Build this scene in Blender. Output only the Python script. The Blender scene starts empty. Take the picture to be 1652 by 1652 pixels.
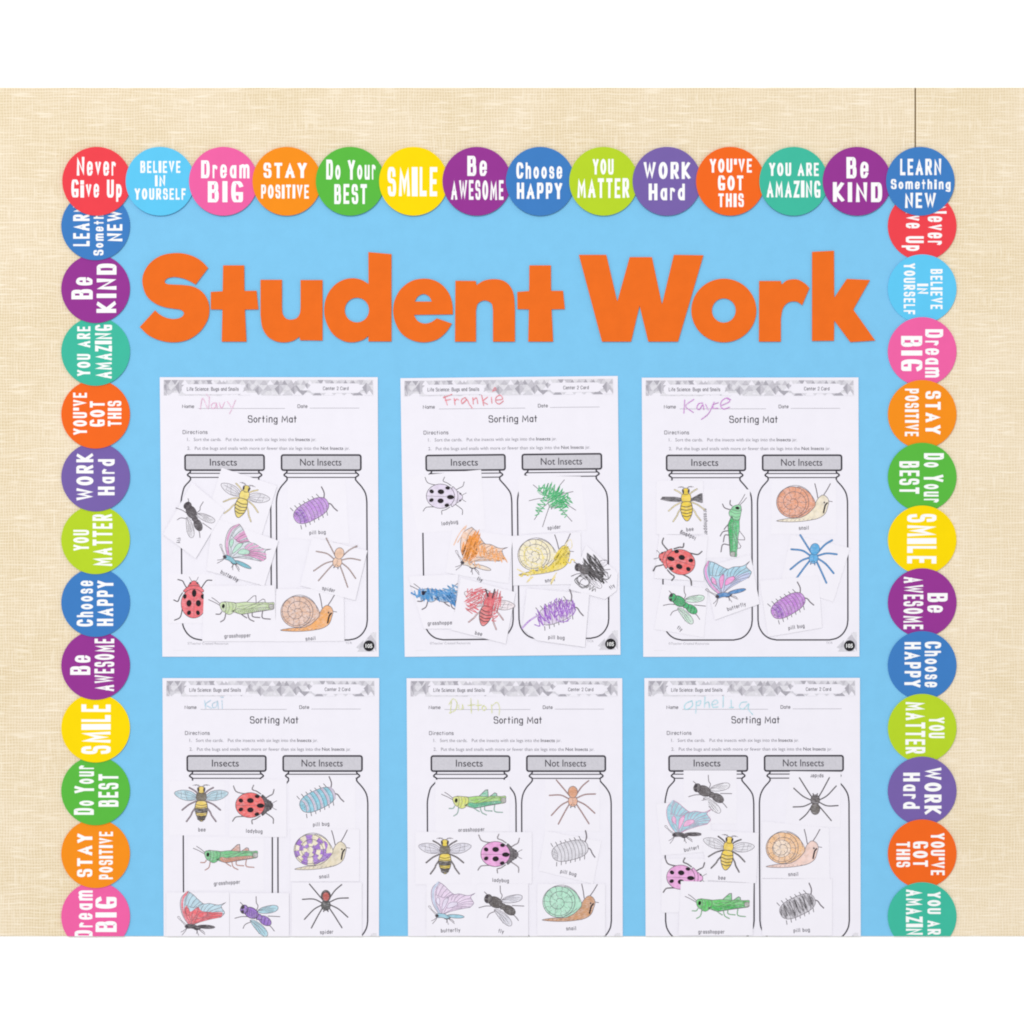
import bpy, bmesh, math, random
from mathutils import Vector, Matrix
from mathutils.geometry import tessellate_polygon

# ------------------------------------------------------------------ scene, camera, light
SC = bpy.context.scene
COL = SC.collection
S = 0.00062                 # metres per photo pixel
CX = CY = 826.0
DIST = 2.6
cam_d = bpy.data.cameras.new('camera')
cam = bpy.data.objects.new('camera', cam_d)
COL.objects.link(cam)
cam.location = (0, -DIST, 0)
cam.rotation_euler = (math.radians(90), 0, 0)
cam_d.sensor_width = 36
cam_d.lens = 36 * DIST / (1652 * S)
cam_d.clip_start = 0.05
cam_d.clip_end = 50
SC.camera = cam

world = bpy.data.worlds.new('World')
SC.world = world
world.use_nodes = True
world.node_tree.nodes['Background'].inputs[0].default_value = (0.99, 0.995, 1.0, 1)
world.node_tree.nodes['Background'].inputs[1].default_value = 0.68


def area(name, loc, size, power, color=(1, 1, 1)):
    d = bpy.data.lights.new(name, 'AREA')
    d.shape = 'SQUARE'
    d.size = size
    d.energy = power
    d.color = color
    o = bpy.data.objects.new(name, d)
    COL.objects.link(o)
    o.location = loc
    o.rotation_euler = (Vector((0, 0, 0)) - Vector(loc)).to_track_quat('-Z', 'Y').to_euler()
    return o


area('key_softbox', (-1.5, -5.9, 2.3), 1.3, 236, (1, 0.99, 0.985))
SC.view_settings.view_transform = 'Standard'
SC.view_settings.look = 'None'
SC.view_settings.exposure = 0
SC.view_settings.gamma = 1
SC.view_settings.use_curve_mapping = False
SC.render.engine = 'CYCLES'
SC.render.filter_size = 1.5
try:
    SC.cycles.pixel_filter_type = 'BLACKMAN_HARRIS'
    SC.cycles.filter_width = 2.0
except Exception:
    pass
GAIN = 1.155                 # light level on the board: albedo = photo colour / GAIN


# ------------------------------------------------------------------ colours and materials
def lin(c):
    out = []
    for v in c:
        v = v / 255.0
        v = v / 12.92 if v <= 0.04045 else ((v + 0.055) / 1.055) ** 2.4
        out.append(min(0.95, v / GAIN))
    return (*out, 1)


MATS = {}


def new_mat(key, rough=0.75, spec=0.15):
    m = bpy.data.materials.new(key)
    m.use_nodes = True
    b = m.node_tree.nodes['Principled BSDF']
    b.inputs['Roughness'].default_value = rough
    b.inputs['Specular IOR Level'].default_value = spec
    return m, m.node_tree.nodes, m.node_tree.links, b


def mix_node(N, L, fac, a, b):
    mx = N.new('ShaderNodeMix')
    mx.data_type = 'RGBA'
    if hasattr(fac, 'is_output'):
        L.new(fac, mx.inputs[0])
    else:
        mx.inputs[0].default_value = fac
    for v, i in ((a, 6), (b, 7)):
        if hasattr(v, 'is_output'):
            L.new(v, mx.inputs[i])
        else:
            mx.inputs[i].default_value = v
    return mx.outputs[2]


def mapped(N, L, scale, rot=(0, 0, 0), loc=(0, 0, 0)):
    tc = N.new('ShaderNodeTexCoord')
    mp = N.new('ShaderNodeMapping')
    mp.inputs['Scale'].default_value = scale
    mp.inputs['Rotation'].default_value = rot
    mp.inputs['Location'].default_value = loc
    L.new(tc.outputs['Object'], mp.inputs[0])
    return mp.outputs[0]


def noise(N, L, vec, scale=1.0, detail=3.0, rough=0.55):
    n = N.new('ShaderNodeTexNoise')
    n.inputs['Scale'].default_value = scale
    n.inputs['Detail'].default_value = detail
    n.inputs['Roughness'].default_value = rough
    L.new(vec, n.inputs['Vector'])
    return n.outputs[0]


def ramp(N, L, v, lo, hi, a=0.0, b=1.0):
    r = N.new('ShaderNodeMapRange')
    r.inputs[1].default_value = lo
    r.inputs[2].default_value = hi
    r.inputs[3].default_value = a
    r.inputs[4].default_value = b
    L.new(v, r.inputs[0])
    return r.outputs[0]


def math_node(N, L, op, a, b):
    m = N.new('ShaderNodeMath')
    m.operation = op
    for i, v in enumerate((a, b)):
        if hasattr(v, 'is_output'):
            L.new(v, m.inputs[i])
        else:
            m.inputs[i].default_value = v
    return m.outputs[0]


def bump(N, L, b, height, strength, dist):
    bp = N.new('ShaderNodeBump')
    bp.inputs['Strength'].default_value = strength
    bp.inputs['Distance'].default_value = dist
    L.new(height, bp.inputs['Height'])
    L.new(bp.outputs[0], b.inputs['Normal'])


def card_stock(rgb, var=0.05, name=None, wavy=0.0):
    """printed card: even colour with a faint fibre mottle"""
    key = ('stock', rgb, var, wavy)
    if key in MATS:
        return MATS[key]
    m, N, L, b = new_mat(name or 'card_stock', 0.7, 0.08)
    c = lin(rgb)
    d = tuple(v * (1 - var * 1.6) for v in c[:3]) + (1,)
    n1 = noise(N, L, mapped(N, L, (60, 60, 60)), 1, 4, 0.6)
    n2 = noise(N, L, mapped(N, L, (1500, 1500, 1500)), 1, 2)
    f = ramp(N, L, math_node(N, L, 'ADD', n1, math_node(N, L, 'MULTIPLY', n2, 0.6)), 0.55, 1.05)
    L.new(mix_node(N, L, f, d, c), b.inputs['Base Color'])
    if wavy:
        h = noise(N, L, mapped(N, L, (22, 22, 7)), 1, 2, 0.4)
        bump(N, L, b, h, 1.0, wavy)
    MATS[key] = m
    return m


def flat(rgb, name='ink'):
    """printed ink: slight uneven coverage"""
    key = ('flat', rgb)
    if key in MATS:
        return MATS[key]
    m, N, L, b = new_mat(name, 0.7, 0.15)
    c = lin(rgb)
    d = tuple(min(0.95, v * 0.92 + 0.006) for v in c[:3]) + (1,)
    n = noise(N, L, mapped(N, L, (500, 500, 500)), 1, 3)
    L.new(mix_node(N, L, ramp(N, L, n, 0.4, 0.62), d, c), b.inputs['Base Color'])
    MATS[key] = m
    return m


PAPER = (244, 241, 250)
CARD = (245, 242, 250)


def crayon(rgb, cover=0.85, ang=35.0):
    """wax crayon on paper: streaks where the paper shows"""
    key = ('crayon', rgb, cover, ang)
    if key in MATS:
        return MATS[key]
    m, N, L, b = new_mat('crayon', 0.65, 0.2)
    c = lin(rgb)
    dk = tuple(v * 0.78 for v in c[:3]) + (1,)
    p = lin(CARD)
    n1 = noise(N, L, mapped(N, L, (260, 260, 1500), (0, math.radians(ang), 0)), 1, 3, 0.6)
    n2 = noise(N, L, mapped(N, L, (170, 170, 170)), 1, 2)
    col = mix_node(N, L, ramp(N, L, n2, 0.42, 0.68), c, dk)
    n3 = noise(N, L, mapped(N, L, (95, 95, 95), (0, 0, 0), (3, 1, 2)), 1, 3)
    n1 = math_node(N, L, 'ADD', math_node(N, L, 'MULTIPLY', n1, 0.72), math_node(N, L, 'MULTIPLY', n3, 0.28))
    f = ramp(N, L, n1, 0.42 - 0.22 * (cover - 0.5), 0.62 - 0.22 * (cover - 0.5), 0.22 + 0.42 * cover * cover, 1.0)
    L.new(mix_node(N, L, f, p, col), b.inputs['Base Color'])
    MATS[key] = m
    return m


def burlap(off, soft):
    m, N, L, b = new_mat('burlap', 0.9, 0.05)
    P = 2 * math.pi / (4.5 * S)
    base = mapped(N, L, (1, 1, 1), (0, 0, 0), off)
    # wobble the threads a little
    wob = N.new('ShaderNodeTexNoise')
    wob.inputs['Scale'].default_value = 26
    wob.inputs['Detail'].default_value = 3
    L.new(base, wob.inputs['Vector'])
    sub = N.new('ShaderNodeVectorMath'); sub.operation = 'MULTIPLY_ADD'
    L.new(wob.outputs[1], sub.inputs[0])
    sub.inputs[1].default_value = (0.0055, 0.0055, 0.0055)
    L.new(base, sub.inputs[2])
    sep = N.new('ShaderNodeSeparateXYZ')
    L.new(sub.outputs[0], sep.inputs[0])

    def thread(comp, k):
        s = math_node(N, L, 'SINE', math_node(N, L, 'MULTIPLY', sep.outputs[comp], P * k), 0)
        return ramp(N, L, s, -1, 1)
    tx, tz = thread(0, 1.0), thread(2, 0.93)
    # each thread has its own weight: noise stretched along the thread
    vx = noise(N, L, mapped(N, L, (520, 520, 14), (0, 0, 0), off), 1, 2, 0.6)
    vz = noise(N, L, mapped(N, L, (11, 520, 520), (0, 0, 0), off), 1, 2, 0.6)
    slubz = noise(N, L, mapped(N, L, (13, 160, 330), (0, 0, 0), (off[0] + 3, 0, 1)), 1, 1, 0.5)
    slubx = noise(N, L, mapped(N, L, (300, 160, 16), (0, 0, 0), (off[0] + 5, 0, 2)), 1, 1, 0.5)
    fleck = noise(N, L, mapped(N, L, (850, 850, 850), (0, 0, 0), off), 1, 2, 0.6)
    big = noise(N, L, mapped(N, L, (9, 9, 9), (0, 0, 0), off), 1, 3, 0.5)
    w = math_node(N, L, 'MULTIPLY', tx, vx)
    w2 = math_node(N, L, 'MULTIPLY', tz, vz)
    h = math_node(N, L, 'ADD', math_node(N, L, 'ADD', w, w2), math_node(N, L, 'MULTIPLY', fleck, 1.15))
    dark, mid, lite = lin((225, 205, 167)), lin((246, 230, 201)), lin((255, 243, 221))
    c1 = mix_node(N, L, ramp(N, L, h, 0.74 - soft, 1.28), dark, mid)
    sl = math_node(N, L, 'MAXIMUM', ramp(N, L, slubz, 0.60, 0.78, 0, 0.75), ramp(N, L, slubx, 0.64, 0.80, 0, 0.6))
    short = noise(N, L, mapped(N, L, (38, 160, 420), (0, 0, 0), (off[0] + 8, 0, 4)), 1, 1, 0.5)
    shortx = noise(N, L, mapped(N, L, (420, 160, 45), (0, 0, 0), (off[0] + 9, 0, 6)), 1, 1, 0.5)
    sl = math_node(N, L, 'MAXIMUM', sl, math_node(N, L, 'MAXIMUM', ramp(N, L, short, 0.55, 0.72, 0, 0.9), ramp(N, L, shortx, 0.58, 0.76, 0, 0.7)))
    c2 = mix_node(N, L, sl, c1, lite)
    c3 = mix_node(N, L, ramp(N, L, big, 0.36, 0.66, 0.0, 1.0), mix_node(N, L, 0.13, c2, lin((226, 203, 158))), mix_node(N, L, 0.28, c2, lin((252, 237, 216))))
    L.new(c3, b.inputs['Base Color'])
    bump(N, L, b, h, 0.35, 0.0006)
    return m


def wall_paint():
    m, N, L, b = new_mat('white_wall_paint', 0.8, 0.1)
    n = noise(N, L, mapped(N, L, (300, 300, 300)), 1, 3)
    L.new(mix_node(N, L, n, (0.955, 0.955, 0.955, 1), (0.975, 0.975, 0.975, 1)), b.inputs['Base Color'])
    return m


INK = flat((58, 54, 64))
ART = flat((116, 108, 116))
ARTD = flat((78, 72, 78))
GREYTXT = flat((150, 147, 157))
MIDTXT = flat((84, 80, 90))
CAPTXT = flat((98, 94, 104))
WHITE = card_stock((255, 255, 255), 0.01, 'white_print')
M_PAPER = card_stock(PAPER, 0.02, 'copier_paper', 0.0016)
M_CARD = card_stock(CARD, 0.015, 'copier_paper')
M_LID = flat((211, 209, 217))


# ------------------------------------------------------------------ geometry
def W(px, py, h):
    return Vector(((px - CX) * S, -h, (CY - py) * S))


def chaikin(pts, n=3, closed=False):
    for _ in range(n):
        out = [] if closed else [pts[0]]
        m = len(pts)
        for i in range(m if closed else m - 1):
            a, b = pts[i], pts[(i + 1) % m]
            out.append((a[0] * .75 + b[0] * .25, a[1] * .75 + b[1] * .25))
            out.append((a[0] * .25 + b[0] * .75, a[1] * .25 + b[1] * .75))
        if not closed:
            out.append(pts[-1])
        pts = out
    return pts


def catmull(pts, n=6, closed=False):
    if len(pts) < 3 and not closed:
        return list(pts)
    out = []
    m = len(pts)
    for i in range(m if closed else m - 1):
        p1, p2 = pts[i], pts[(i + 1) % m]
        p0 = pts[(i - 1) % m] if closed or i > 0 else (2 * p1[0] - p2[0], 2 * p1[1] - p2[1])
        p3 = pts[(i + 2) % m] if closed or i + 2 < m else (2 * p2[0] - p1[0], 2 * p2[1] - p1[1])
        for k in range(n):
            t = k / n
            out.append(tuple(0.5 * (2 * p1[j] + (p2[j] - p0[j]) * t + (2 * p0[j] - 5 * p1[j] + 4 * p2[j] - p3[j]) * t * t
                                    + (3 * p1[j] - p0[j] - 3 * p2[j] + p3[j]) * t ** 3) for j in (0, 1)))
    if not closed:
        out.append(pts[-1])
    return out


def ell(cx, cy, rx, ry=None, rot=0, n=30, a0=0, a1=360):
    ry = rx if ry is None else ry
    r = math.radians(rot)
    full = abs(a1 - a0) >= 360
    out = []
    for i in range(n if full else n + 1):
        a = math.radians(a0 + (a1 - a0) * i / n)
        x, y = rx * math.cos(a), ry * math.sin(a)
        out.append((cx + x * math.cos(r) - y * math.sin(r), cy + x * math.sin(r) + y * math.cos(r)))
    return out


class Geo:
    """collects flat print and thin solids; build() links them as ONE mesh object"""

    def __init__(self, h, T=None):
        self.h = h
        self.T = T or (lambda x, y: (x, y))
        self.v, self.f, self.mi, self.mats = [], [], [], []
        self.last = None

    def mat(self, m):
        if m not in self.mats:
            self.mats.append(m)
        return self.mats.index(m)

    def lift(self, m):
        self.h += 6e-7 if m is self.last else 2e-6
        self.last = m

    def add(self, pts, faces, m, hs):
        base = len(self.v)
        for (x, y), h in zip(pts, hs):
            self.v.append(W(*self.T(x, y), h))
        k = self.mat(m)
        for f in faces:
            self.f.append([base + i for i in f])
            self.mi.append(k)

    def poly(self, pts, m, holes=()):
        self.lift(m)
        loops = [pts] + list(holes)
        flatp = [p for l in loops for p in l]
        tris = tessellate_polygon([[Vector((x, y, 0)) for x, y in l] for l in loops])
        self.add(flatp, [tuple(t) for t in tris], m, [self.h] * len(flatp))

    def solid(self, pts, m, thick, holes=(), side=None):
        loops = [pts] + list(holes)
        flatp = [p for l in loops for p in l]
        n = len(flatp)
        h1, h0 = self.h + thick, self.h
        tris = [tuple(t) for t in tessellate_polygon([[Vector((x, y, 0)) for x, y in l] for l in loops])]
        self.add(flatp, tris, m, [h1] * n)
        self.add(flatp, [t[::-1] for t in tris], m, [h0] * n)
        o = 0
        for l in loops:
            k = len(l)
            self.add(list(l) * 2, [(i, (i + 1) % k, k + (i + 1) % k, k + i) for i in range(k)], side or m, [h1] * k + [h0] * k)
            o += k
        self.h = h1
        self.last = None

    def stroke(self, pts, w, m, cap='round', closed=False):
        self.lift(m)
        P = [pts[0]]
        for p in pts[1:]:
            if (p[0] - P[-1][0]) ** 2 + (p[1] - P[-1][1]) ** 2 > 1e-10:
                P.append(p)
        if closed and len(P) > 2 and (P[0][0] - P[-1][0]) ** 2 + (P[0][1] - P[-1][1]) ** 2 < 1e-10:
            P.pop()
        n = len(P)
        if n < 2:
            return
        r = w / 2
        D = []
        for i in range(n if closed else n - 1):
            a, b = P[i], P[(i + 1) % n]
            l = math.hypot(b[0] - a[0], b[1] - a[1])
            D.append(((b[0] - a[0]) / l, (b[1] - a[1]) / l))
        if cap == 'square' and not closed:
            P[0] = (P[0][0] - D[0][0] * r, P[0][1] - D[0][1] * r)
            P[-1] = (P[-1][0] + D[-1][0] * r, P[-1][1] + D[-1][1] * r)
        L, R = [], []
        for i in range(n):
            if closed:
                d0, d1 = D[i - 1], D[i]
            else:
                d0, d1 = D[max(0, i - 1)], D[min(n - 2, i)]
            n0, n1 = (-d0[1], d0[0]), (-d1[1], d1[0])
            mx, my = n0[0] + n1[0], n0[1] + n1[1]
            q = math.hypot(mx, my)
            if q < 0.2:
                mx, my, sc = n0[0], n0[1], 1.0
            else:
                mx, my = mx / q, my / q
                sc = min(2.6, 1 / max(0.2, mx * n0[0] + my * n0[1]))
            L.append((P[i][0] + mx * r * sc, P[i][1] + my * r * sc))
            R.append((P[i][0] - mx * r * sc, P[i][1] - my * r * sc))
        hs = [self.h + 5e-7 * i / n for i in range(n)]
        fc = [(i, (i + 1) % n, n + (i + 1) % n, n + i) for i in range(n if closed else n - 1)]
        self.add(L + R, fc, m, hs + hs)
        if cap == 'round' and not closed:
            for p, d, s, hh in ((P[0], D[0], -1, hs[0]), (P[-1], D[-1], 1, hs[-1])):
                a = math.atan2(d[1] * s, d[0] * s)
                c = [(p[0] + r * math.cos(a + t), p[1] + r * math.sin(a + t)) for t in
                     [math.pi * (k / 5 - 0.5) for k in range(6)]]
                self.add(c, [tuple(range(6))], m, [hh] * 6)
        self.h += 5e-7

    def build(self, name, parent=None, origin=None, cut=None):
        me = bpy.data.meshes.new(name)
        o = bpy.data.objects.new(name, me)
        COL.objects.link(o)
        if parent is not None:
            org = parent['_org']
            o.parent = parent
            org = Vector(org)
        else:
            org = W(*origin)
            o.location = org
        o['_org'] = list(org)
        me.from_pydata([v - org for v in self.v], [], self.f)
        for m in self.mats:
            me.materials.append(m)
        me.polygons.foreach_set('material_index', self.mi)
        bm = bmesh.new()
        bm.from_mesh(me)
        if cut is not None:
            co = W(0, cut, 0) - org
            bmesh.ops.bisect_plane(bm, geom=bm.verts[:] + bm.edges[:] + bm.faces[:], dist=1e-7, plane_co=co,
                                   plane_no=(0, 0, -1), clear_outer=True)
        for f in bm.faces:                       # flat print always faces the viewer side
            if abs(f.normal.y) > 0.9 and name not in SOLID and f.normal.y > 0:
                f.normal_flip()
        if name in SOLID:
            bmesh.ops.recalc_face_normals(bm, faces=bm.faces[:])
        bm.to_mesh(me)
        bm.free()
        return o


SOLID = {'badge', 'paper_letter', 'paper', 'bug_card', 'backing_paper', 'fabric_panel'}
BOTTOM = 1510.0             # lower edge of the fabric covered board
TOP = 141.5


def tag(o, label=None, cat=None, group=None, kind=None):
    for k, v in (('label', label), ('category', cat), ('group', group), ('kind', kind)):
        if v:
            o[k] = v
    return o


# ------------------------------------------------------------------ lettering
# glyph = (relative width, strokes); stroke = (kind, points): l straight, c rounded, o ellipse
GL = {
    'A': (.86, [('l', [(0, 0), (.5, 1), (1, 0)]), ('l', [(.2, .3), (.8, .3)])]),
    'B': (.74, [('l', [(0, 0), (0, 1)]), ('c', [(0, 1), (.5, 1), (.92, 1), (.92, .54), (.5, .54), (0, .54)]),
                ('c', [(0, .54), (.55, .54), (1, .54), (1, 0), (.55, 0), (0, 0)])]),
    'C': (.76, [('c', [(1, .78), (.85, 1), (0, 1.04), (0, -.04), (.85, 0), (1, .22)])]),
    'D': (.78, [('l', [(0, 0), (0, 1)]), ('c', [(0, 1), (.45, 1), (1, 1), (1, 0), (.45, 0), (0, 0)])]),
    'E': (.64, [('l', [(1, 1), (0, 1), (0, 0), (1, 0)]), ('l', [(0, .5), (.85, .5)])]),
    'F': (.62, [('l', [(1, 1), (0, 1), (0, 0)]), ('l', [(0, .5), (.8, .5)])]),
    'G': (.8, [('c', [(.98, .86), (.8, 1.02), (0, 1.08), (0, -.06), (1, -.06), (1, .2), (1, .38)]), ('l', [(1, .38), (.6, .38)])]),
    'H': (.78, [('l', [(0, 0), (0, 1)]), ('l', [(1, 0), (1, 1)]), ('l', [(0, .5), (1, .5)])]),
    'I': (.2, [('l', [(.5, 0), (.5, 1)])]),
    'K': (.78, [('l', [(0, 0), (0, 1)]), ('l', [(.95, 1), (.15, .48), (1, 0)])]),
    'L': (.6, [('l', [(0, 1), (0, 0), (1, 0)])]),
    'M': (.96, [('l', [(0, 0), (.08, 1), (.5, .25), (.92, 1), (1, 0)])]),
    'N': (.8, [('l', [(0, 0), (0, 1), (1, 0), (1, 1)])]),
    'O': (.82, [('o', [(.5, .5), (.5, .5)])]),
    'P': (.7, [('l', [(0, 0), (0, 1)]), ('c', [(0, 1), (.5, 1), (1, 1), (1, .42), (.5, .42), (0, .42)])]),
    'R': (.76, [('l', [(0, 0), (0, 1)]), ('c', [(0, 1), (.5, 1), (.96, 1), (.96, .46), (.5, .46), (0, .46)]), ('l', [(.45, .46), (1, 0)])]),
    'S': (.7, [('c', [(.95, .8), (.9, 1), (.05, 1.05), (-.05, .56), (.5, .53), (1.05, .5), (1.05, -.05), (.1, 0), (.03, .2)])]),
    'T': (.7, [('l', [(0, 1), (1, 1)]), ('l', [(.5, 0), (.5, 1)])]),
    'U': (.76, [('c', [(0, 1), (0, .5), (0, -.04), (1, -.04), (1, .5), (1, 1)])]),
    'V': (.82, [('l', [(0, 1), (.5, 0), (1, 1)])]),
    'W': (1.1, [('l', [(0, 1), (.25, 0), (.5, .85), (.75, 0), (1, 1)])]),
    'Y': (.8, [('l', [(0, 1), (.5, .48), (1, 1)]), ('l', [(.5, 0), (.5, .5)])]),
    'Z': (.74, [('l', [(0, 1), (1, 1), (0, 0), (1, 0)])]),
    '2': (.6, [('c', [(0, .75), (.05, 1), (1, 1.05), (1, .55), (.4, .3), (0, 0)]), ('l', [(0, 0), (1, 0)])]),
    "'": (.16, [('l', [(.5, .72), (.5, 1)])]),
    ':': (.16, [('l', [(.5, 0), (.5, .06)]), ('l', [(.5, .5), (.5, .56)])]),
    'a': (.6, [('o', [(.5, .34), (.5, .34)]), ('l', [(1, 0), (1, .68)])]),
    'b': (.62, [('l', [(0, 0), (0, 1)]), ('o', [(.5, .34), (.5, .34)])]),
    'y': (.6, [('l', [(0, .68), (.5, .04)]), ('l', [(1, .68), (.28, -.3)])]),
    'c': (.56, [('c', [(1, .54), (.8, .68), (0, .72), (0, -.04), (.8, 0), (1, .14)])]),
    'd': (.62, [('o', [(.5, .34), (.5, .34)]), ('l', [(1, 0), (1, 1)])]),
    'e': (.6, [('c', [(0, .36), (.5, .36), (1, .36)]), ('c', [(1, .36), (1, .7), (0, .75), (0, -.05), (.7, -.02), (.95, .14)])]),
    'f': (.42, [('c', [(1, .92), (.6, 1.05), (.4, .95), (.4, .7), (.4, 0)]), ('l', [(0, .62), (.9, .62)])]),
    'g': (.62, [('o', [(.5, .34), (.5, .34)]), ('c', [(1, .68), (1, .1), (1, -.34), (.5, -.3), (.05, -.26)])]),
    'h': (.58, [('l', [(0, 0), (0, 1)]), ('c', [(0, .38), (.1, .72), (1, .76), (1, .3), (1, 0)])]),
    'i': (.2, [('l', [(.5, 0), (.5, .62)]), ('l', [(.5, .9), (.5, .96)])]),
    'l': (.2, [('l', [(.5, 0), (.5, 1)])]),
    'm': (.92, [('l', [(0, 0), (0, .68)]), ('c', [(0, .4), (.05, .72), (.5, .76), (.5, .3), (.5, 0)]), ('c', [(.5, .4), (.55, .72), (1, .76), (1, .3), (1, 0)])]),
    'n': (.58, [('l', [(0, 0), (0, .68)]), ('c', [(0, .38), (.1, .72), (1, .76), (1, .3), (1, 0)])]),
    'o': (.6, [('o', [(.5, .34), (.5, .34)])]),
    'p': (.62, [('l', [(0, -.3), (0, .68)]), ('o', [(.5, .34), (.5, .34)])]),
    'r': (.42, [('l', [(0, 0), (0, .68)]), ('c', [(0, .36), (.15, .68), (.6, .7), (1, .62)])]),
    's': (.54, [('c', [(.95, .54), (.8, .7), (.02, .72), (-.02, .38), (.5, .36), (1.03, .32), (1.0, -.04), (.1, -.02), (.03, .13)])]),
    't': (.44, [('l', [(.45, 0), (.45, .95)]), ('l', [(0, .64), (1, .64)])]),
    'u': (.58, [('c', [(0, .68), (0, .35), (0, -.06), (.9, -.08), (1, .3)]), ('l', [(1, 0), (1, .68)])]),
    'v': (.58, [('l', [(0, .68), (.5, 0), (1, .68)])]),
    ' ': (.34, []),
}


WIDE = {'M': .265, 'W': .235, 'm': .24, 'N': .34, 'A': .36, 'V': .38, 'v': .38, 'Y': .38, 'K': .36, 'w': .22}


def lettering(g, text, x0, x1, ytop, ybase, sw, m, cap='square', gap=None, jitter=0.0, rng=None):
    """hand built letters filling the given box; y grows downwards; bars are thinner than stems"""
    H = ybase - ytop
    ws = []
    for ch in text:
        ws.append(max(GL[ch][0], 0) + (0.10 if ch in "Iil':" else 0))
    gp = 0.16 if gap is None else gap
    tot = sum(ws) + gp * (len(text) - 1)
    k = (x1 - x0) / tot
    w = sw * H
    x = x0
    start = g.h
    T0 = g.T
    for ch, wd in zip(text, ws):
        gw = wd * k
        g.h = start
        ww = w if ch in "Iil':" else min(w, gw * WIDE.get(ch, .37))
        wy = min(w, (.165 if ch in 'eagsBESGR' else .19) * H)
        if ch in 'eas':
            wy = min(wy, .15 * H)
        f = ww / wy                              # stretch so that a round pen gives thinner bars
        dy = (rng.uniform(-1, 1) * jitter * H) if rng else 0
        sh = (rng.uniform(-1, 1) * jitter * 0.8) if rng else 0
        lo = ybase + (H if ch in 'gpy' else 0)
        g.T = lambda X, Y, f=f, sh=sh, dy=dy, lo=lo: T0(X + sh * (ybase - Y / f), min(lo, max(ytop, Y / f)) + dy)

        def mp(p):
            return (x + ww / 2 + p[0] * (gw - ww), (ybase - wy / 2 - p[1] * (H - wy)) * f)
        for kind, pts in GL[ch][1]:
            if kind == 'l':
                g.stroke([mp(p) for p in pts], ww, m, cap)
            elif kind == 'c':
                g.stroke(chaikin([mp(p) for p in pts], 3), ww, m, cap)
            else:
                (cx, cy), (rx, ry) = pts
                g.stroke([mp(p) for p in ell(cx, cy, rx, ry, 0, 26)], ww, m, closed=True)
        x += gw + gp * k
    g.T = T0
    g.h = start + 3e-5


_TX = {}


def type_mesh(text, bold):
    key = (text, bold)
    if key not in _TX:
        cu = bpy.data.curves.new('type', 'FONT')
        cu.body = text
        cu.size = 1
        cu.offset = bold
        cu.resolution_u = 3
        o = bpy.data.objects.new('type', cu)
        COL.objects.link(o)
        dg = bpy.context.evaluated_depsgraph_get()
        me = bpy.data.meshes.new_from_object(o.evaluated_get(dg))
        vs = [(v.co.x, v.co.y) for v in me.vertices]
        fs = [tuple(p.vertices) for p in me.polygons]
        bpy.data.objects.remove(o)
        bpy.data.curves.remove(cu)
        bpy.data.meshes.remove(me)
        _TX[key] = (vs, fs)
    return _TX[key]


def typeset(g, text, x0, x1, ybase, size, m, bold=0.0, rot=0.0, center=None):
    """small print in the built in type; fits x0..x1, or is centred and turned"""
    vs, fs = type_mesh(text, bold)
    xa, xb = min(v[0] for v in vs), max(v[0] for v in vs)
    g.lift(m)
    if center is None:
        k = (x1 - x0) / (xb - xa)
        pts = [(x0 + (x - xa) * k, ybase - y * size) for x, y in vs]
    else:
        r = math.radians(rot)
        pts = []
        for x, y in vs:
            X, Y = (x - (xa + xb) / 2) * size * 1.05, -(y - 0.25) * size
            pts.append((center[0] + X * math.cos(r) - Y * math.sin(r), center[1] + X * math.sin(r) + Y * math.cos(r)))
    g.add(pts, fs, m, [g.h] * len(pts))


# ------------------------------------------------------------------ wall, fabric panels, blue backing paper
me = bpy.data.meshes.new('wall')
me.from_pydata([(-3, .0015, -2.2), (3, .0015, -2.2), (3, .0015, 2.2), (-3, .0015, 2.2)], [], [(0, 1, 2, 3)])
me.materials.append(wall_paint())
wall = bpy.data.objects.new('wall', me)
COL.objects.link(wall)
tag(wall, kind='structure')

SEAM = 1476.6
for x0, x1, off, soft, lab in (
        (-260, SEAM - 1.15, (0, 0, 0), 0.0, 'wide cream burlap covered wall panel left of the dark seam'),
        (SEAM + 1.15, 1912, (4.3, 0, 2.1), 0.18, 'narrow pale burlap covered wall panel right of the dark seam')):
    g = Geo(-0.0013)
    g.solid([(x0, TOP), (x1, TOP), (x1, BOTTOM), (x0, BOTTOM)], burlap(off, soft), 0.0013)
    p = g.build('fabric_panel', origin=((x0 + x1) / 2, (TOP + BOTTOM) / 2, 0))
    tag(p, lab, 'wall panel')
    if x0 < 0:
        g = Geo(-0.0009)  # shade of the shallow panel gap, painted as a dark brown strip
        g.poly([(SEAM - 1.15, TOP), (SEAM + 1.15, TOP), (SEAM + 1.15, BOTTOM), (SEAM - 1.15, BOTTOM)], flat((112, 88, 52), 'seam_shade'))
        tag(g.build('seam_shade_strip', p), 'dark brown strip standing in for shade in the joint')

g = Geo(0.0003)
g.solid([(156, 293), (1486, 293), (1486, BOTTOM), (156, BOTTOM)], card_stock((130, 203, 244), 0.035, 'blue_paper', 0.0012), 0.0003)
bp = g.build('backing_paper', origin=(820, 900, 0.0003))
tag(bp, 'large sky blue backing paper covering the middle of the fabric board', 'paper')

# ------------------------------------------------------------------ round border badges
RED, SKY, PINK, ORG, GRN, YEL, PUR, BLU, LIM, VIO, TNG, TEA = (
    (243, 70, 80), (98, 204, 247), (243, 101, 168), (250, 147, 28), (93, 189, 68), (255, 222, 0), (153, 56, 150),
    (65, 128, 198), (187, 217, 44), (122, 100, 172), (247, 107, 33), (66, 190, 162))
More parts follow.
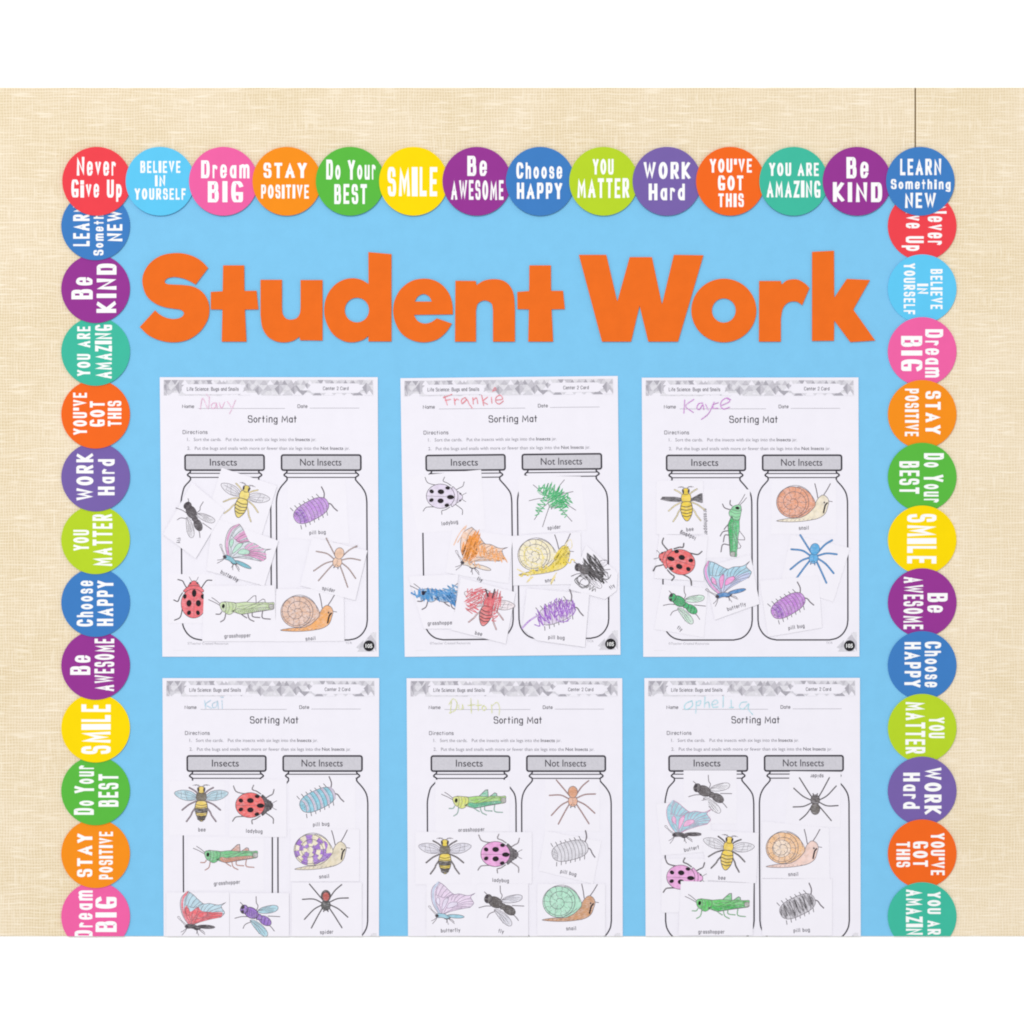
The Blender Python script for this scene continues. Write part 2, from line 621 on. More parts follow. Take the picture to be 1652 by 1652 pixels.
# phrase lines: text, x0, x1, top, base (zoom pixels about the badge centre, 3.06 per photo pixel), stroke weight
PH = {
    'never': (RED, 'red', [('Never', -98, 93, -120, -28, .2), ('Give Up', -125, 123, -8, 80, .2)]),
    'believe': (SKY, 'sky blue', [('BELIEVE', -97, 100, -100, -41, .23), ('IN', -24, 25, -30, 25, .23), ('YOURSELF', -125, 126, 35, 91, .23)]),
    'dream': (PINK, 'pink', [('Dream', -110, 128, -103, -15, .2), ('BIG', -77, 96, 0, 104, .24)]),
    'stay': (ORG, 'orange', [('STAY', -115, 98, -91, -16, .25), ('POSITIVE', -126, 108, 17, 85, .2)]),
    'best': (GRN, 'green', [('Do Your', -118, 125, -106, -8, .2), ('BEST', -78, 82, 14, 112, .2)]),
    'smile': (YEL, 'yellow', [('SMILE', -127, 116, -71, 73, .2)]),
    'awesome': (PUR, 'purple', [('Be', -47, 49, -125, -26, .24), ('AWESOME', -127, 131, -5, 92, .19)]),
    'happy': (BLU, 'blue', [('Choose', -118, 108, -93, -13, .2), ('HAPPY', -115, 108, 7, 87, .23)]),
    'matter': (LIM, 'lime green', [('YOU', -53, 49, -110, -33, .2), ('MATTER', -129, 126, -15, 82, .25)]),
    'hard': (VIO, 'violet', [('WORK', -115, 115, -95, -11, .24), ('Hard', -90, 88, 12, 94, .22)]),
    'got': (TNG, 'deep orange', [("YOU'VE", -101, 106, -111, -43, .21), ('GOT', -61, 64, -28, 45, .23), ('THIS', -59, 66, 60, 127, .23)]),
    'amazing': (TEA, 'teal', [('YOU ARE', -121, 124, -91, -26, .23), ('AMAZING', -133, 132, -3, 80, .21)]),
    'kind': (PUR, 'purple', [('Be', -52, 56, -120, -15, .25), ('KIND', -119, 124, 5, 102, .22)]),
    'learn': (BLU, 'blue', [('LEARN', -100, 103, -111, -30, .22), ('Something', -146, 149, -10, 39, .24), ('NEW', -76, 76, 57, 132, .25)]),
}
SAY = {'never': 'Never Give Up', 'believe': 'BELIEVE IN YOURSELF', 'dream': 'Dream BIG', 'stay': 'STAY POSITIVE',
       'best': 'Do Your BEST', 'smile': 'SMILE', 'awesome': 'Be AWESOME', 'happy': 'Choose HAPPY', 'matter': 'YOU MATTER',
       'hard': 'WORK Hard', 'got': "YOU'VE GOT THIS", 'amazing': 'YOU ARE AMAZING', 'kind': 'Be KIND',
       'learn': 'LEARN Something NEW'}


def badge(key, cx, cy, rot, h, tilt, where, seed):
    rgb, cname, lines = PH[key]
    R = 55.4
    circ = ell(cx, cy, R, R, 0, 96)
    if cy + R > BOTTOM:                                   # trimmed flush with the board's lower edge
        a = math.asin((BOTTOM - cy) / R)
        b = math.pi - a
        circ = [(cx + R * math.cos(b + (2 * math.pi + a - b) * i / 96), cy + R * math.sin(b + (2 * math.pi + a - b) * i / 96)) for i in range(97)]
    g = Geo(h)
    g.solid(circ, card_stock(rgb, 0.03), 0.00035)
    o = g.build('badge', origin=(cx, cy, h))
    r = math.radians(rot)

    def T(x, y):
        x, y = x / 3.06, y / 3.06
        return (cx + x * math.cos(r) - y * math.sin(r), cy + x * math.sin(r) + y * math.cos(r))
    t = Geo(h + 0.00036, T)
    rng = random.Random(seed)
    for (tx, x0, x1, y0, y1, sw) in lines:
        n = len(tx)
        lettering(t, tx, x0, x1, y0, y1, sw, WHITE, 'square', gap=0.27, jitter=0.008, rng=rng)
    t.build('lettering', o, cut=BOTTOM if cy + R > BOTTOM else None)
    o.rotation_euler = tilt
    tag(o, f'{cname} round badge reading {SAY[key]} {where}', 'badge', 'round motto badges along the border')
    return o


ORDER = ['never', 'believe', 'dream', 'stay', 'best', 'smile', 'awesome', 'happy', 'matter', 'hard', 'got', 'amazing', 'kind', 'learn']
TI = math.radians(0.9)
for i, k in enumerate(ORDER):
    badge(k, 156.8 + 102.1 * i, 293, 0, 0.0026, (0, 0, TI), 'in the top row', 10 + ORDER.index(k))
for i, k in enumerate(['learn', 'kind', 'amazing', 'got', 'hard', 'matter', 'happy', 'awesome', 'smile', 'best', 'stay', 'dream']):
    badge(k, 154.7, 364.8 + 101.2 * i, -90, 0.0014, (-TI, 0, 0), 'in the left column', 10 + ORDER.index(k))
for i, k in enumerate(['never', 'believe', 'dream', 'stay', 'best', 'smile', 'awesome', 'happy', 'matter', 'hard', 'got', 'amazing']):
    badge(k, 1487.3, 364.9 + 101.2 * i, 90, 0.0014, (TI, 0, 0), 'in the right column', 10 + ORDER.index(k))


# ------------------------------------------------------------------ orange cut out letters
def outline(pts):
    """pts with a third item are corners; runs between corners are smooth"""
    n = len(pts)
    ci = [i for i, p in enumerate(pts) if len(p) > 2]
    if not ci:
        return catmull([p[:2] for p in pts], 6, True)
    out = []
    for a, b in zip(ci, ci[1:] + [ci[0] + n]):
        run = [pts[i % n][:2] for i in range(a, b + 1)]
        out += catmull(run, 6)[:-1] if len(run) > 2 else [run[0]]
    return out


def C(*xy):
    return [(xy[i], xy[i + 1], 1) for i in range(0, len(xy), 2)]


def V(*xy):
    return [(xy[i], xy[i + 1]) for i in range(0, len(xy), 2)]


LET = [
    ('S', 0, C(342, 115) + V(308, 82, 262, 59, 203, 50, 135, 62, 84, 98, 57, 148, 57, 195, 75, 240, 110, 270, 150, 286, 190, 293,
                             222, 298, 236, 313, 224, 330, 195, 338, 160, 333, 130, 318) + C(110, 300, 43, 373)
     + V(80, 408, 130, 431, 188, 440, 250, 430, 303, 396, 338, 345, 347, 298, 340, 256, 316, 220, 278, 197, 235, 190, 195, 188, 162, 185,
         152, 174, 165, 160, 197, 155, 235, 162, 265, 175) + C(287, 188), [], 'first and largest curved letter'),
    ('t', 0, C(407, 104, 499, 104, 500, 215, 553, 215, 561, 296, 502, 297, 509, 437, 401, 437, 404, 297, 353, 296, 353, 220, 405, 217), [], 'between S and u'),
    ('u', 0, C(570, 167, 664, 167, 664, 285) + V(667, 315, 682, 336, 704, 341, 728, 334, 742, 313) + C(745, 285, 745, 168, 841, 168, 841, 432, 743, 431, 740, 415)
     + V(715, 432, 680, 440, 640, 436, 602, 415, 578, 375) + C(570, 320), [], 'between t and d'),
    ('d', 0, C(1041, 46, 1142, 55, 1142, 436, 1041, 436, 1041, 412) + V(1015, 430, 972, 440, 928, 432, 885, 402, 857, 352, 848, 300, 857, 245, 885, 199, 925, 170, 970, 160, 1010, 167)
     + C(1042, 185), [ell(991, 299, 53, 54)], 'between u and e'),
    ('e', 0, C(1410, 318) + V(1408, 275, 1395, 230, 1365, 191, 1325, 168, 1280, 162, 1230, 172, 1185, 205, 1158, 250, 1149, 300, 1158, 352, 1185, 400, 1230, 430, 1285, 440, 1340, 428, 1380, 396)
     + C(1406, 358, 1340, 335) + V(1315, 352, 1285, 358, 1256, 346) + C(1240, 320),
     [outline(C(1243, 262) + V(1257, 240, 1282, 229, 1306, 240) + C(1318, 262))], 'between d and n'),
    ('n', 0, C(1421, 171, 1510, 172, 1513, 190) + V(1545, 171, 1588, 164, 1630, 171, 1660, 195, 1676, 235) + C(1681, 300, 1681, 437, 1585, 437, 1585, 300)
     + V(1578, 270, 1549, 257, 1520, 270) + C(1511, 300, 1511, 437, 1419, 437), [], 'between e and the second t'),
    ('t', 600, C(119, 104, 213, 104, 214, 215, 266, 215, 274, 295, 216, 296, 223, 437, 114, 437, 117, 296, 67, 295, 66, 220, 118, 216), [], 'at the end of Student'),
    ('W', 600, C(335, 58, 455, 58, 503, 262, 557, 68, 654, 68, 698, 275, 750, 58, 879, 60, 768, 437, 638, 437, 600, 280, 563, 437, 436, 437), [], 'starting the second word'),
    ('o', 600, V(*[c for p in ell(968, 301, 142, 139, 0, 40) for c in p]), [ell(968, 301, 52, 53)], 'between W and r'),
    ('r', 600, C(1122, 172, 1217, 172, 1220, 188) + V(1245, 169, 1285, 165, 1318, 180) + C(1342, 202, 1310, 278) + V(1285, 262, 1250, 266, 1226, 292) + C(1217, 335, 1217, 437, 1121, 437), [], 'between o and k'),
    ('k', 600, C(1353, 45, 1449, 40, 1450, 245, 1505, 163, 1606, 168, 1533, 297, 1629, 432, 1520, 439, 1450, 345, 1449, 433, 1353, 434), [], 'ending the second word'),
]
M_ORANGE = card_stock((243, 113, 33), 0.05, 'orange_card')
for i, (ch, dx, pts, holes, where) in enumerate(LET):
    def tp(p):
        return (210 + dx + p[0] / 2.708, 390 + p[1] / 2.708)
    out = [tp(p) for p in outline(pts)]
    hs = [[tp(p) for p in h] for h in holes]
    g = Geo(0.0016 + 0.00007 * (i % 2))
    g.solid(out, M_ORANGE, 0.0006, hs)
    xs, ys = [p[0] for p in out], [p[1] for p in out]
    o = g.build('paper_letter', origin=((min(xs) + max(xs)) / 2, (min(ys) + max(ys)) / 2, 0.0011))
    tag(o, f'orange cut-out paper letter {ch} {where}', 'letter', 'orange letters spelling the heading')

# ------------------------------------------------------------------ worksheets
HS = 0.0013                 # back of the sheets above the board face
SHEETS = [
    ((258, 608.6), (609.6, 608.6), (611.4, 1059.4), (262.2, 1059.4), 'pink', (238, 166, 206)),
    ((646, 610.2), (996.6, 606.6), (1001, 1056.2), (653, 1059.6), 'red', (240, 120, 135)),
    ((1035.2, 609.4), (1384.6, 609), (1386.2, 1059.2), (1037.6, 1059.6), 'purple', (206, 120, 212)),
    ((262.4, 1093.8), (612, 1093.8), (611.6, 1544.5), (264.5, 1544.5), 'pale blue', (160, 212, 232)),
    ((656, 1094), (1003.8, 1094), (1004.6, 1544.5), (658.6, 1544.5), 'yellow-green', (222, 228, 130)),
    ((1039.4, 1093.8), (1387, 1093.4), (1388.4, 1544), (1041.6, 1544.5), 'aqua', (150, 226, 236)),
]


def bilin(q):
    a, b, c, d = q

    def T(x, y):
        u, v = x / 350.0, y / 451.0
        return tuple(a[k] * (1 - u) * (1 - v) + b[k] * u * (1 - v) + c[k] * u * v + d[k] * (1 - u) * v for k in (0, 1))
    return T


def Z(*xy):                 # zoom pixels of the first sheet -> sheet coordinates
    return [(xy[i] / 4.465 - 8, xy[i + 1] / 4.465 - 9) for i in range(0, len(xy), 2)]


G1, G2, G3, G4 = flat((219, 217, 225)), flat((203, 200, 209)), flat((176, 173, 183)), flat((230, 228, 235))


def banner(g):
    rng = random.Random(11)
    M = [G1, G2, G3, G4, G1, G4, G2, M_PAPER]

    def clip(x):
        return max(6.5, min(342, x))
    g.poly([(6.5, 4.6), (342, 4.6), (342, 25), (6.5, 25)], G4)
    last = None
    for y0, y1, w in ((4.6, 12.4, 11.0), (12.4, 21.5, 16.0), (21.5, 29.2, 16.0)):
        x = 6.5 - w
        k = 0
        while x < 342:
            wj = w * rng.uniform(.8, 1.25)
            m = rng.choice([q for q in M if q is not last])
            last = m
            if y0 > 20 and rng.random() < .38:
                x += wj / 2
                k += 1
                continue
            pts = [(x, y0), (x + wj, y0), (x + wj / 2, y1)] if k % 2 == 0 else [(x, y1), (x + wj, y1), (x + wj / 2, y0)]
            pts = [(clip(a), b) for a, b in pts]
            if len({a for a, _ in pts}) > 1:
                g.poly(pts, m)
            x += wj / 2
            k += 1
    for x, y, w, h in ((8, 7, 6, 21), (25, 7, 12, 20), (152, 15, 13, 14), (184, 12, 15, 17), (210, 14, 12, 14), (325, 9, 14, 19), (138, 9, 8, 11), (233, 9, 8, 10)):
        g.poly([(x, y + h * .4), (x + w / 2, y), (x + w / 2, y + h)], G3)
        g.poly([(x + w, y + h * .4), (x + w / 2, y), (x + w / 2, y + h)], G2)
    for x in (54, 76, 98, 164, 190, 214, 272, 306):
        g.poly([(x, 11.6), (x + 4.5, 5.2), (x + 9, 11.6)], rng.choice([G3, G3, G2]))

    def pill(x0, x1, ya, yb):
        r = (yb - ya) / 2
        return ell(x1 - r, ya + r, r, r, 0, 10, -90, 90) + ell(x0 + r, ya + r, r, r, 0, 10, 90, 270)
    g.poly(pill(35, 135, 11.2, 27.6), M_PAPER)
    g.poly(pill(240, 323.5, 10, 25.6), M_PAPER)
    g.poly([(43, 27.6), (55, 27.6), (53, 29.2), (46, 29.2)], G1)
    g.poly([(88, 27.6), (101, 27.6), (98, 29.4), (92, 29.4)], G1)


def jar_lines(g, l, r, nl, nr, left_lid, right_lid):
    """glass outline below the lid; l, r body sides, nl, nr neck sides (sheet coords)"""
    w = 2.5
    for y in (155.1, 161.7):
        g.stroke([(nl, y), (nr, y)], 1.7, INK)
    for s, n, b in ((1, nl, l), (-1, nr, r)):
        neck = [(n, 150), (n + .6 * s, 153), (n - 3.6 * s, 156.8), (n - 3.4 * s, 158.8), (n + .4 * s, 161.5), (n + .8 * s, 165.5)]
        sh = [(n + .8 * s, 165.5), (n - 2 * s, 169), (n - 9 * s, 177), (b + 2.4 * s, 187), (b + .2 * s, 199), (b, 215)]
        g.stroke(catmull(neck, 4), w, INK)
        g.stroke(catmull(sh, 5) + [(b - .1 * s, 300), (b + .1 * s, 392)], 2.3, INK)
        g.stroke(catmull([(b + .1 * s, 392), (b + 2 * s, 403), (b + 8.5 * s, 414), (b + 18 * s, 421), (b + 30 * s, 423.9)], 6), 2.3, INK)
    g.stroke([(l + 30, 423.9), (r - 30, 423.9)], 2.3, INK)


NAMES = [   # crayon handwriting in zoom pixels of each sheet's top crop
    [[(328, 268), (345, 190), (384, 264), (394, 178)], [(442, 224), (418, 226), (406, 246), (416, 264), (436, 255), (443, 226), (450, 264)],
     [(464, 222), (480, 262), (504, 216)], [(524, 214), (548, 252)], [(582, 203), (557, 264), (538, 302)], [(372, 160), (384, 178)]],
    [[(345, 176), (364, 238)], [(336, 186), (398, 162)], [(350, 206), (388, 198)], [(414, 192), (420, 236)], [(418, 212), (432, 196), (446, 202)],
     [(470, 228), (466, 204), (492, 186), (500, 204), (476, 228), (505, 200), (522, 232), (546, 264)], [(548, 186), (552, 232)], [(550, 204), (574, 188), (584, 228)],
     [(612, 168), (626, 242)], [(654, 182), (622, 212), (654, 234)], [(682, 184), (686, 226)], [(714, 204), (762, 196), (746, 168), (716, 184), (714, 216), (738, 232), (768, 210)],
     [(690, 142), (706, 114), (716, 128), (698, 136)]],
    [[(332, 202), (326, 298)], [(398, 198), (338, 246), (394, 292)], [(462, 224), (432, 230), (420, 262), (440, 270), (462, 236), (470, 272)],
     [(482, 234), (502, 274)], [(544, 218), (504, 300), (452, 342)], [(574, 222), (540, 236), (538, 262), (572, 262)],
     [(594, 244), (654, 214), (640, 188), (602, 206), (590, 242), (612, 268), (656, 254)], [(640, 194), (664, 200)]],
    [[(358, 198), (366, 258)], [(404, 198), (366, 228), (408, 256)], [(446, 208), (416, 224), (420, 252), (444, 242), (452, 204), (458, 258)],
     [(484, 200), (486, 258)], [(476, 178), (494, 178)]],
    [[(372, 206), (364, 292)], [(354, 228), (384, 188), (412, 216), (400, 268), (358, 290)], [(424, 232), (426, 262), (448, 260), (452, 230), (458, 262)],
     [(512, 184), (516, 292)], [(490, 236), (540, 230)], [(562, 196), (566, 272)], [(548, 236), (590, 232)], [(602, 238), (592, 256), (606, 272), (622, 256), (606, 236)],
     [(660, 232), (664, 290)], [(662, 240), (700, 214), (718, 252), (714, 306)]],
    [[(384, 202), (340, 222), (330, 254), (352, 264), (388, 236), (384, 202)], [(416, 206), (412, 292)], [(414, 216), (446, 200), (440, 232), (416, 236)],
     [(478, 174), (474, 250)], [(476, 222), (504, 212), (510, 252)], [(528, 232), (570, 218), (556, 196), (530, 216), (536, 248), (572, 246)], [(610, 172), (608, 250)],
     [(666, 196), (668, 252)], [(652, 252), (684, 250)], [(780, 210), (740, 216), (726, 248), (754, 262), (792, 224), (790, 262), (822, 302)]],
]
YOFF = [600, 600, 600, 1085, 1085, 1085]
XOFF = [250, 640, 1030, 250, 645, 1030]


def worksheet(i):
    q = SHEETS[i][:4]
    cname, crgb = SHEETS[i][4:]
    T = bilin(q)
    cut = BOTTOM if i > 2 else None
    pq = list(q)
    if cut:
        v = (BOTTOM - q[0][1]) / (q[3][1] - q[0][1])
        pq[3] = (q[0][0] + (q[3][0] - q[0][0]) * v, BOTTOM)
        pq[2] = (q[1][0] + (q[2][0] - q[1][0]) * v, BOTTOM)
    root = bpy.data.objects.new('worksheet', None)
    COL.objects.link(root)
    root.empty_display_size = 0.02
    org = W(sum(p[0] for p in pq) / 4, sum(p[1] for p in pq) / 4, HS)
    root.location = org
    root['_org'] = list(org)
    tag(root, f'white sorting worksheet with {cname} handwritten name, {["top left", "top middle", "top right", "bottom left", "bottom middle", "bottom right"][i]}',
        'worksheet', 'sorting worksheets pinned in two rows')
    g = Geo(HS)
    g.solid(pq, M_PAPER, 0.00022)
    g.build('paper', root)
    h = HS + 0.00024
    g = Geo(h, T)
    banner(g)
    b = g.build('header_banner', root)
    g = Geo(g.h + 1e-5, T)
    lettering(g, 'Life Science: Bugs and Snails', 43.5, 126.6, 16, 22.2, .13, MIDTXT, 'round', .12)
    lettering(g, 'Center 2 Card', 262, 303, 15.2, 21, .13, MIDTXT, 'round', .12)
    g.build('banner_text', b)
    g = Geo(h, T)
    lettering(g, 'Name', 35.7, 54.8, 44.2, 50, .14, INK, 'round', .12)
    lettering(g, 'Date', 220.9, 236.8, 44, 49.8, .14, INK, 'round', .12)
    g.stroke([(61.5, 50.5), (200.3, 50.5)], .55, GREYTXT)
    g.stroke([(240.6, 49.9), (320, 49.9)], .55, GREYTXT)
    g.build('name_and_date_line', root)
    g = Geo(h, T)
    lettering(g, 'Sorting Mat', 141, 219.4, 61.6, 73.4, .135, INK, 'round', .13)
    g.build('title', root)
    g = Geo(h, T)
    lettering(g, 'Directions', 36, 76, 85.4, 91.8, .14, MIDTXT, 'round', .14)
    typeset(g, '1.   Sort the cards.   Put the insects with six legs into the', 43.2, 215, 103, 7.6, GREYTXT, .006)
    typeset(g, 'Insects', 217.4, 240.4, 103, 7.6, MIDTXT, .012)
    typeset(g, 'jar.', 242.6, 250.6, 103, 7.6, GREYTXT)
    typeset(g, '2.   Put the bugs and snails with more or fewer than six legs into the', 43.2, 255, 117.2, 7.6, GREYTXT, .006)
    typeset(g, 'Not Insects', 257.6, 294, 117.2, 7.6, MIDTXT, .012)
    typeset(g, 'jar.', 296.4, 304.4, 117.2, 7.6, GREYTXT)
    g.build('directions', root)
    for l, r, nl, nr, lx0, lx1, word, tx in ((32.6, 176.8, 47.2, 158.6, 39.5, 166.6, 'Insects', (79.4, 123)),
                                             (186, 331.6, 202.6, 314.4, 194.7, 322.2, 'Not Insects', (224.4, 291))):
        g = Geo(h, T)
        jar_lines(g, l, r, nl, nr, lx0, lx1)
        j = g.build('jar_drawing', root, cut=cut)
        g = Geo(h + 0.00006, T)
        box = []
        rr = 3.2
        for (cx, cy, a) in ((lx1 - rr, 125.6 + rr, -90), (lx1 - rr, 150 - rr, 0), (lx0 + rr, 150 - rr, 90), (lx0 + rr, 125.6 + rr, 180)):
            box += ell(cx, cy, rr, rr, 0, 5, a, a + 90)
        g.poly(box, M_LID)
        g.stroke(box, 2.8, INK, closed=True)
        ld = g.build('lid', j)
        g = Geo(h + 0.0001, T)
        typeset(g, word, tx[0], tx[1], 142.6, 16.2, INK, .004)
        g.build('lid_text', ld)
    if i < 3:
        g = Geo(h, T)
        typeset(g, '\u00a9Teacher Created Resources', 41, 106.8, 431.4, 5.6, GREYTXT, -.006)
        typeset(g, 'TCR', 296, 306.6, 430.4, 5.2, GREYTXT, -.006)
        g.stroke([(17.8, 440.6), (35.8, 440.6)], .5, G4)
        g.build('footer_text', root)
    g = Geo(h, T)
    for pts, m in (([(315, 443), (331, 421), (343, 443)], G1), ([(331, 421), (341, 411), (346, 417), (346, 443)], G2),
                   ([(313, 436), (325, 424), (327, 443)], G1), ([(336, 413), (346, 411), (346, 428)], G4), ([(318, 436), (324, 426), (326, 436)], G2)):
        g.poly(pts, m)
    if i < 3:
        g.poly(ell(334, 433.4, 8.9), flat((28, 25, 32)))
        typeset(g, '105', 328.6, 339.4, 436.4, 8.6, WHITE, .02)
    g.build('page_number_mark', root, cut=cut)
    # crayon handwriting
    g = Geo(h + 0.0005)
    m = crayon(crgb, (0.62, 0.85, 0.85, 0.6, 0.65, 0.7)[i])
    for st in NAMES[i]:
        g.stroke([(XOFF[i] + x / 4.465, YOFF[i] + y / 4.465) for x, y in catmull(st, 5)], (1.15, 1.4, 1.35, 1.1, 1.2, 1.2)[i], m)
    g.build('handwriting', root)
    return root


for i in range(6):
    worksheet(i)


# ------------------------------------------------------------------ insect art (zoom units, 4.465 per photo pixel)
class Art:
    def __init__(self, g, seed):
        self.g = g
        self.r = random.Random(seed)

    def fill(self, pts, rgb, cover=.85, line=4.2, ink=None, ang=35.0):
        if rgb is not None:
            self.g.poly(pts, crayon(rgb, cover, ang))
        if line:
            self.g.stroke(pts, line, ink or ART, closed=True)

    def line(self, pts, w=4.0, ink=None, smooth=True):
        self.g.stroke(catmull(pts, 4) if smooth and len(pts) > 2 else pts, w, ink or ART)

    def limb(self, pts, rgb=None, w=9, ink=None):
        """leg: tinted core with an ink edge"""
        p = catmull(pts, 4) if len(pts) > 2 else pts
        self.g.stroke(p, w, ink or ART)
        if rgb is not None:
            self.g.stroke(p, w * .62, crayon(rgb, .95))

    def scribble(self, cx, cy, rx, ry, rot, n, rgb, w=7, zig=0):
        r = self.r
        a = math.radians(rot)
        pts = []
        for k in range(n):
            t = -1 + 2 * k / (n - 1)
            lim = math.sqrt(max(0.06, 1 - t * t)) * r.uniform(.75, 1.12)
            y = ry * lim * (1 if k % 2 else -1)
            x = rx * t + r.uniform(-.1, .1) * rx + (zig if k % 2 else 0)
            pts.append((cx + x * math.cos(a) - y * math.sin(a), cy + x * math.sin(a) + y * math.cos(a)))
        self.g.stroke(catmull(pts, 4), w + 1, crayon(rgb, .95))

    def loops(self, cx, cy, rx, ry, n, rgb, w=6):
        r = self.r
        pts = []
        for k in range(n * 8):
            t = k / 8 * 2 * math.pi
            q = r.uniform(.8, 1.1) * (1 - .35 * (k / (n * 8)))
            pts.append((cx + rx * q * math.cos(t) + r.uniform(-4, 4), cy + ry * q * math.sin(t * 1.03)))
        self.g.stroke(catmull(pts, 3), w, crayon(rgb, .8))


def mir(pts):
    return [(-x, y) for x, y in pts]


def bee(A, body=(243, 214, 90), stripe='line', wing=None, wcover=.5, leg=(236, 214, 150), black_wing=False, head=None, legink=None):
    wingp = catmull([(-25, -48), (-70, -88), (-135, -100), (-190, -88), (-192, -66), (-150, -36), (-95, -22), (-45, -28)], 5, True)
    if black_wing:
        wl = [(-30, -50), (-90, -62), (-185, -66), (-200, -46), (-140, -30), (-60, -22), (-30, -30)]
        wr = [(30, -40), (110, -80), (128, -82), (128, -10), (118, -8), (60, -28), (32, -24)]
        A.fill(wl, (70, 66, 70), .8, 3)
        A.fill(wr, (70, 66, 70), .8, 3)
    else:
        for s in (wingp, mir(wingp)):
            A.fill(s, wing, wcover, 3.6)
            k = 1 if s is wingp else -1
            for e in ((-175, -80), (-150, -48), (-120, -90), (-105, -30)):
                A.line([(-32 * k, -44), ((e[0] * .55 - 10) * k, e[1] * .75 - 6), (e[0] * k, e[1])], 2.4)
            A.line([(-120 * k, -90), (-112 * k, -60), (-105 * k, -30)], 2.2)
            A.line([(-150 * k, -92), (-146 * k, -66), (-150 * k, -46)], 2.2)
    for lg in ([(-28, -78), (-52, -98), (-88, -118)], [(-38, -18), (-78, 0), (-98, 12), (-140, 46)], [(-38, 22), (-66, 62), (-76, 86), (-108, 130)]):
        for p in (lg, mir(lg)):
            A.limb(p, leg, 12, legink)
    A.fill(catmull([(-30, -78), (0, -86), (30, -78), (38, -50), (30, -22), (0, -14), (-30, -22), (-38, -50)], 4, True), body if stripe == 'line' else (120, 112, 96), .9)
    ab = catmull([(-34, -14), (0, -22), (36, -14), (46, 30), (40, 80), (18, 120), (2, 130), (-16, 120), (-38, 80), (-46, 30)], 4, True)
    A.fill(ab, body, .92, 5, ARTD)
    if stripe == 'line':
        for y, w in ((14, 44), (40, 45), (66, 42), (90, 33)):
            A.line([(-w, y - 4), (0, y + 6), (w, y - 4)], 6, ARTD)
    else:
        for y, w in ((48, 46), (102, 30)):
            A.g.poly(catmull([(-w, y - 16), (0, y - 12), (w, y - 16), (w - 3, y + 16), (0, y + 22), (-w + 3, y + 16)], 3, True), crayon((84, 78, 72), .9))
        for y, w in ((8, 42), (26, 44), (76, 41), (90, 36)):
            A.line([(-w, y - 4), (0, y + 5), (w, y - 4)], 4, ARTD)
    A.fill(ell(0, -102, 27, 26), head or body, .92, 4, ARTD)
    for s in (-1, 1):
        A.g.poly(ell(s * 22, -104, 8, 17, s * 10, 14), ARTD)
        A.line([(s * 10, -126), (s * 22, -138), (s * 46, -134)], 4)
        A.line([(s * 14, -120), (s * 34, -140), (s * 62, -134)], 3)


def fly(A, body=(96, 90, 94), wing=None, wcover=.4, upper_wing=True):
    legs = ([(-22, -156), (-20, -110), (-8, -84), (-24, -44)], [(-138, -112), (-112, -88), (-92, -76)], [(-178, 4), (-130, -8), (-90, -8)],
            [(-118, 78), (-100, 48), (-52, 28)], [(40, 40), (82, 62), (112, 98)], [(66, -12), (110, -10), (152, -8)])
    for l in legs:
        A.limb(l, None, 6)
    w1 = catmull([(-10, -52), (30, -78), (100, -92), (136, -84), (136, -60), (110, -42), (60, -32), (10, -34)], 5, True)
    w2 = catmull([(-66, 20), (-30, 22), (24, 58), (58, 100), (62, 130), (40, 138), (4, 116), (-36, 70)], 5, True)
    for w, e in ((w1, ((120, -70), (100, -46), (90, -88))), (w2, ((44, 122), (10, 108), (40, 82)))):
        A.fill(w, wing, wcover, 3.6)
        a = w[0]
        for p in e:
            A.line([a, ((a[0] + p[0]) / 2 + 6, (a[1] + p[1]) / 2 - 6), p], 2.4)
            A.line([((a[0] + p[0]) / 2, (a[1] + p[1]) / 2), (p[0] - 10, p[1] + 12)], 2)
    A.fill(ell(44, 22, 50, 31, 32), body, .95, 4, ARTD)
    A.fill(ell(-4, -6, 26, 22, 30), body, .95, 4, ARTD)
    A.fill(ell(-58, -36, 54, 38, 28), body, .95, 5, ARTD)
    A.fill(ell(-110, -62, 27, 32, 20), body, .95, 5, ARTD)
    A.g.poly(ell(-120, -78, 13, 16, 20, 16), ARTD)
    A.g.poly(ell(-122, -44, 11, 13, 20, 16), ARTD)
    for k in range(7):
        t = -60 + k * 16
        A.line([(-92 + k * 12, -70 + k * 5), (-98 + k * 13, -30 + k * 8)], 3, ARTD)
    A.line([(20, 0), (14, 34)], 3, ARTD)
    A.line([(46, 0), (34, 48)], 3, ARTD)
    A.line([(70, 14), (58, 58)], 3, ARTD)


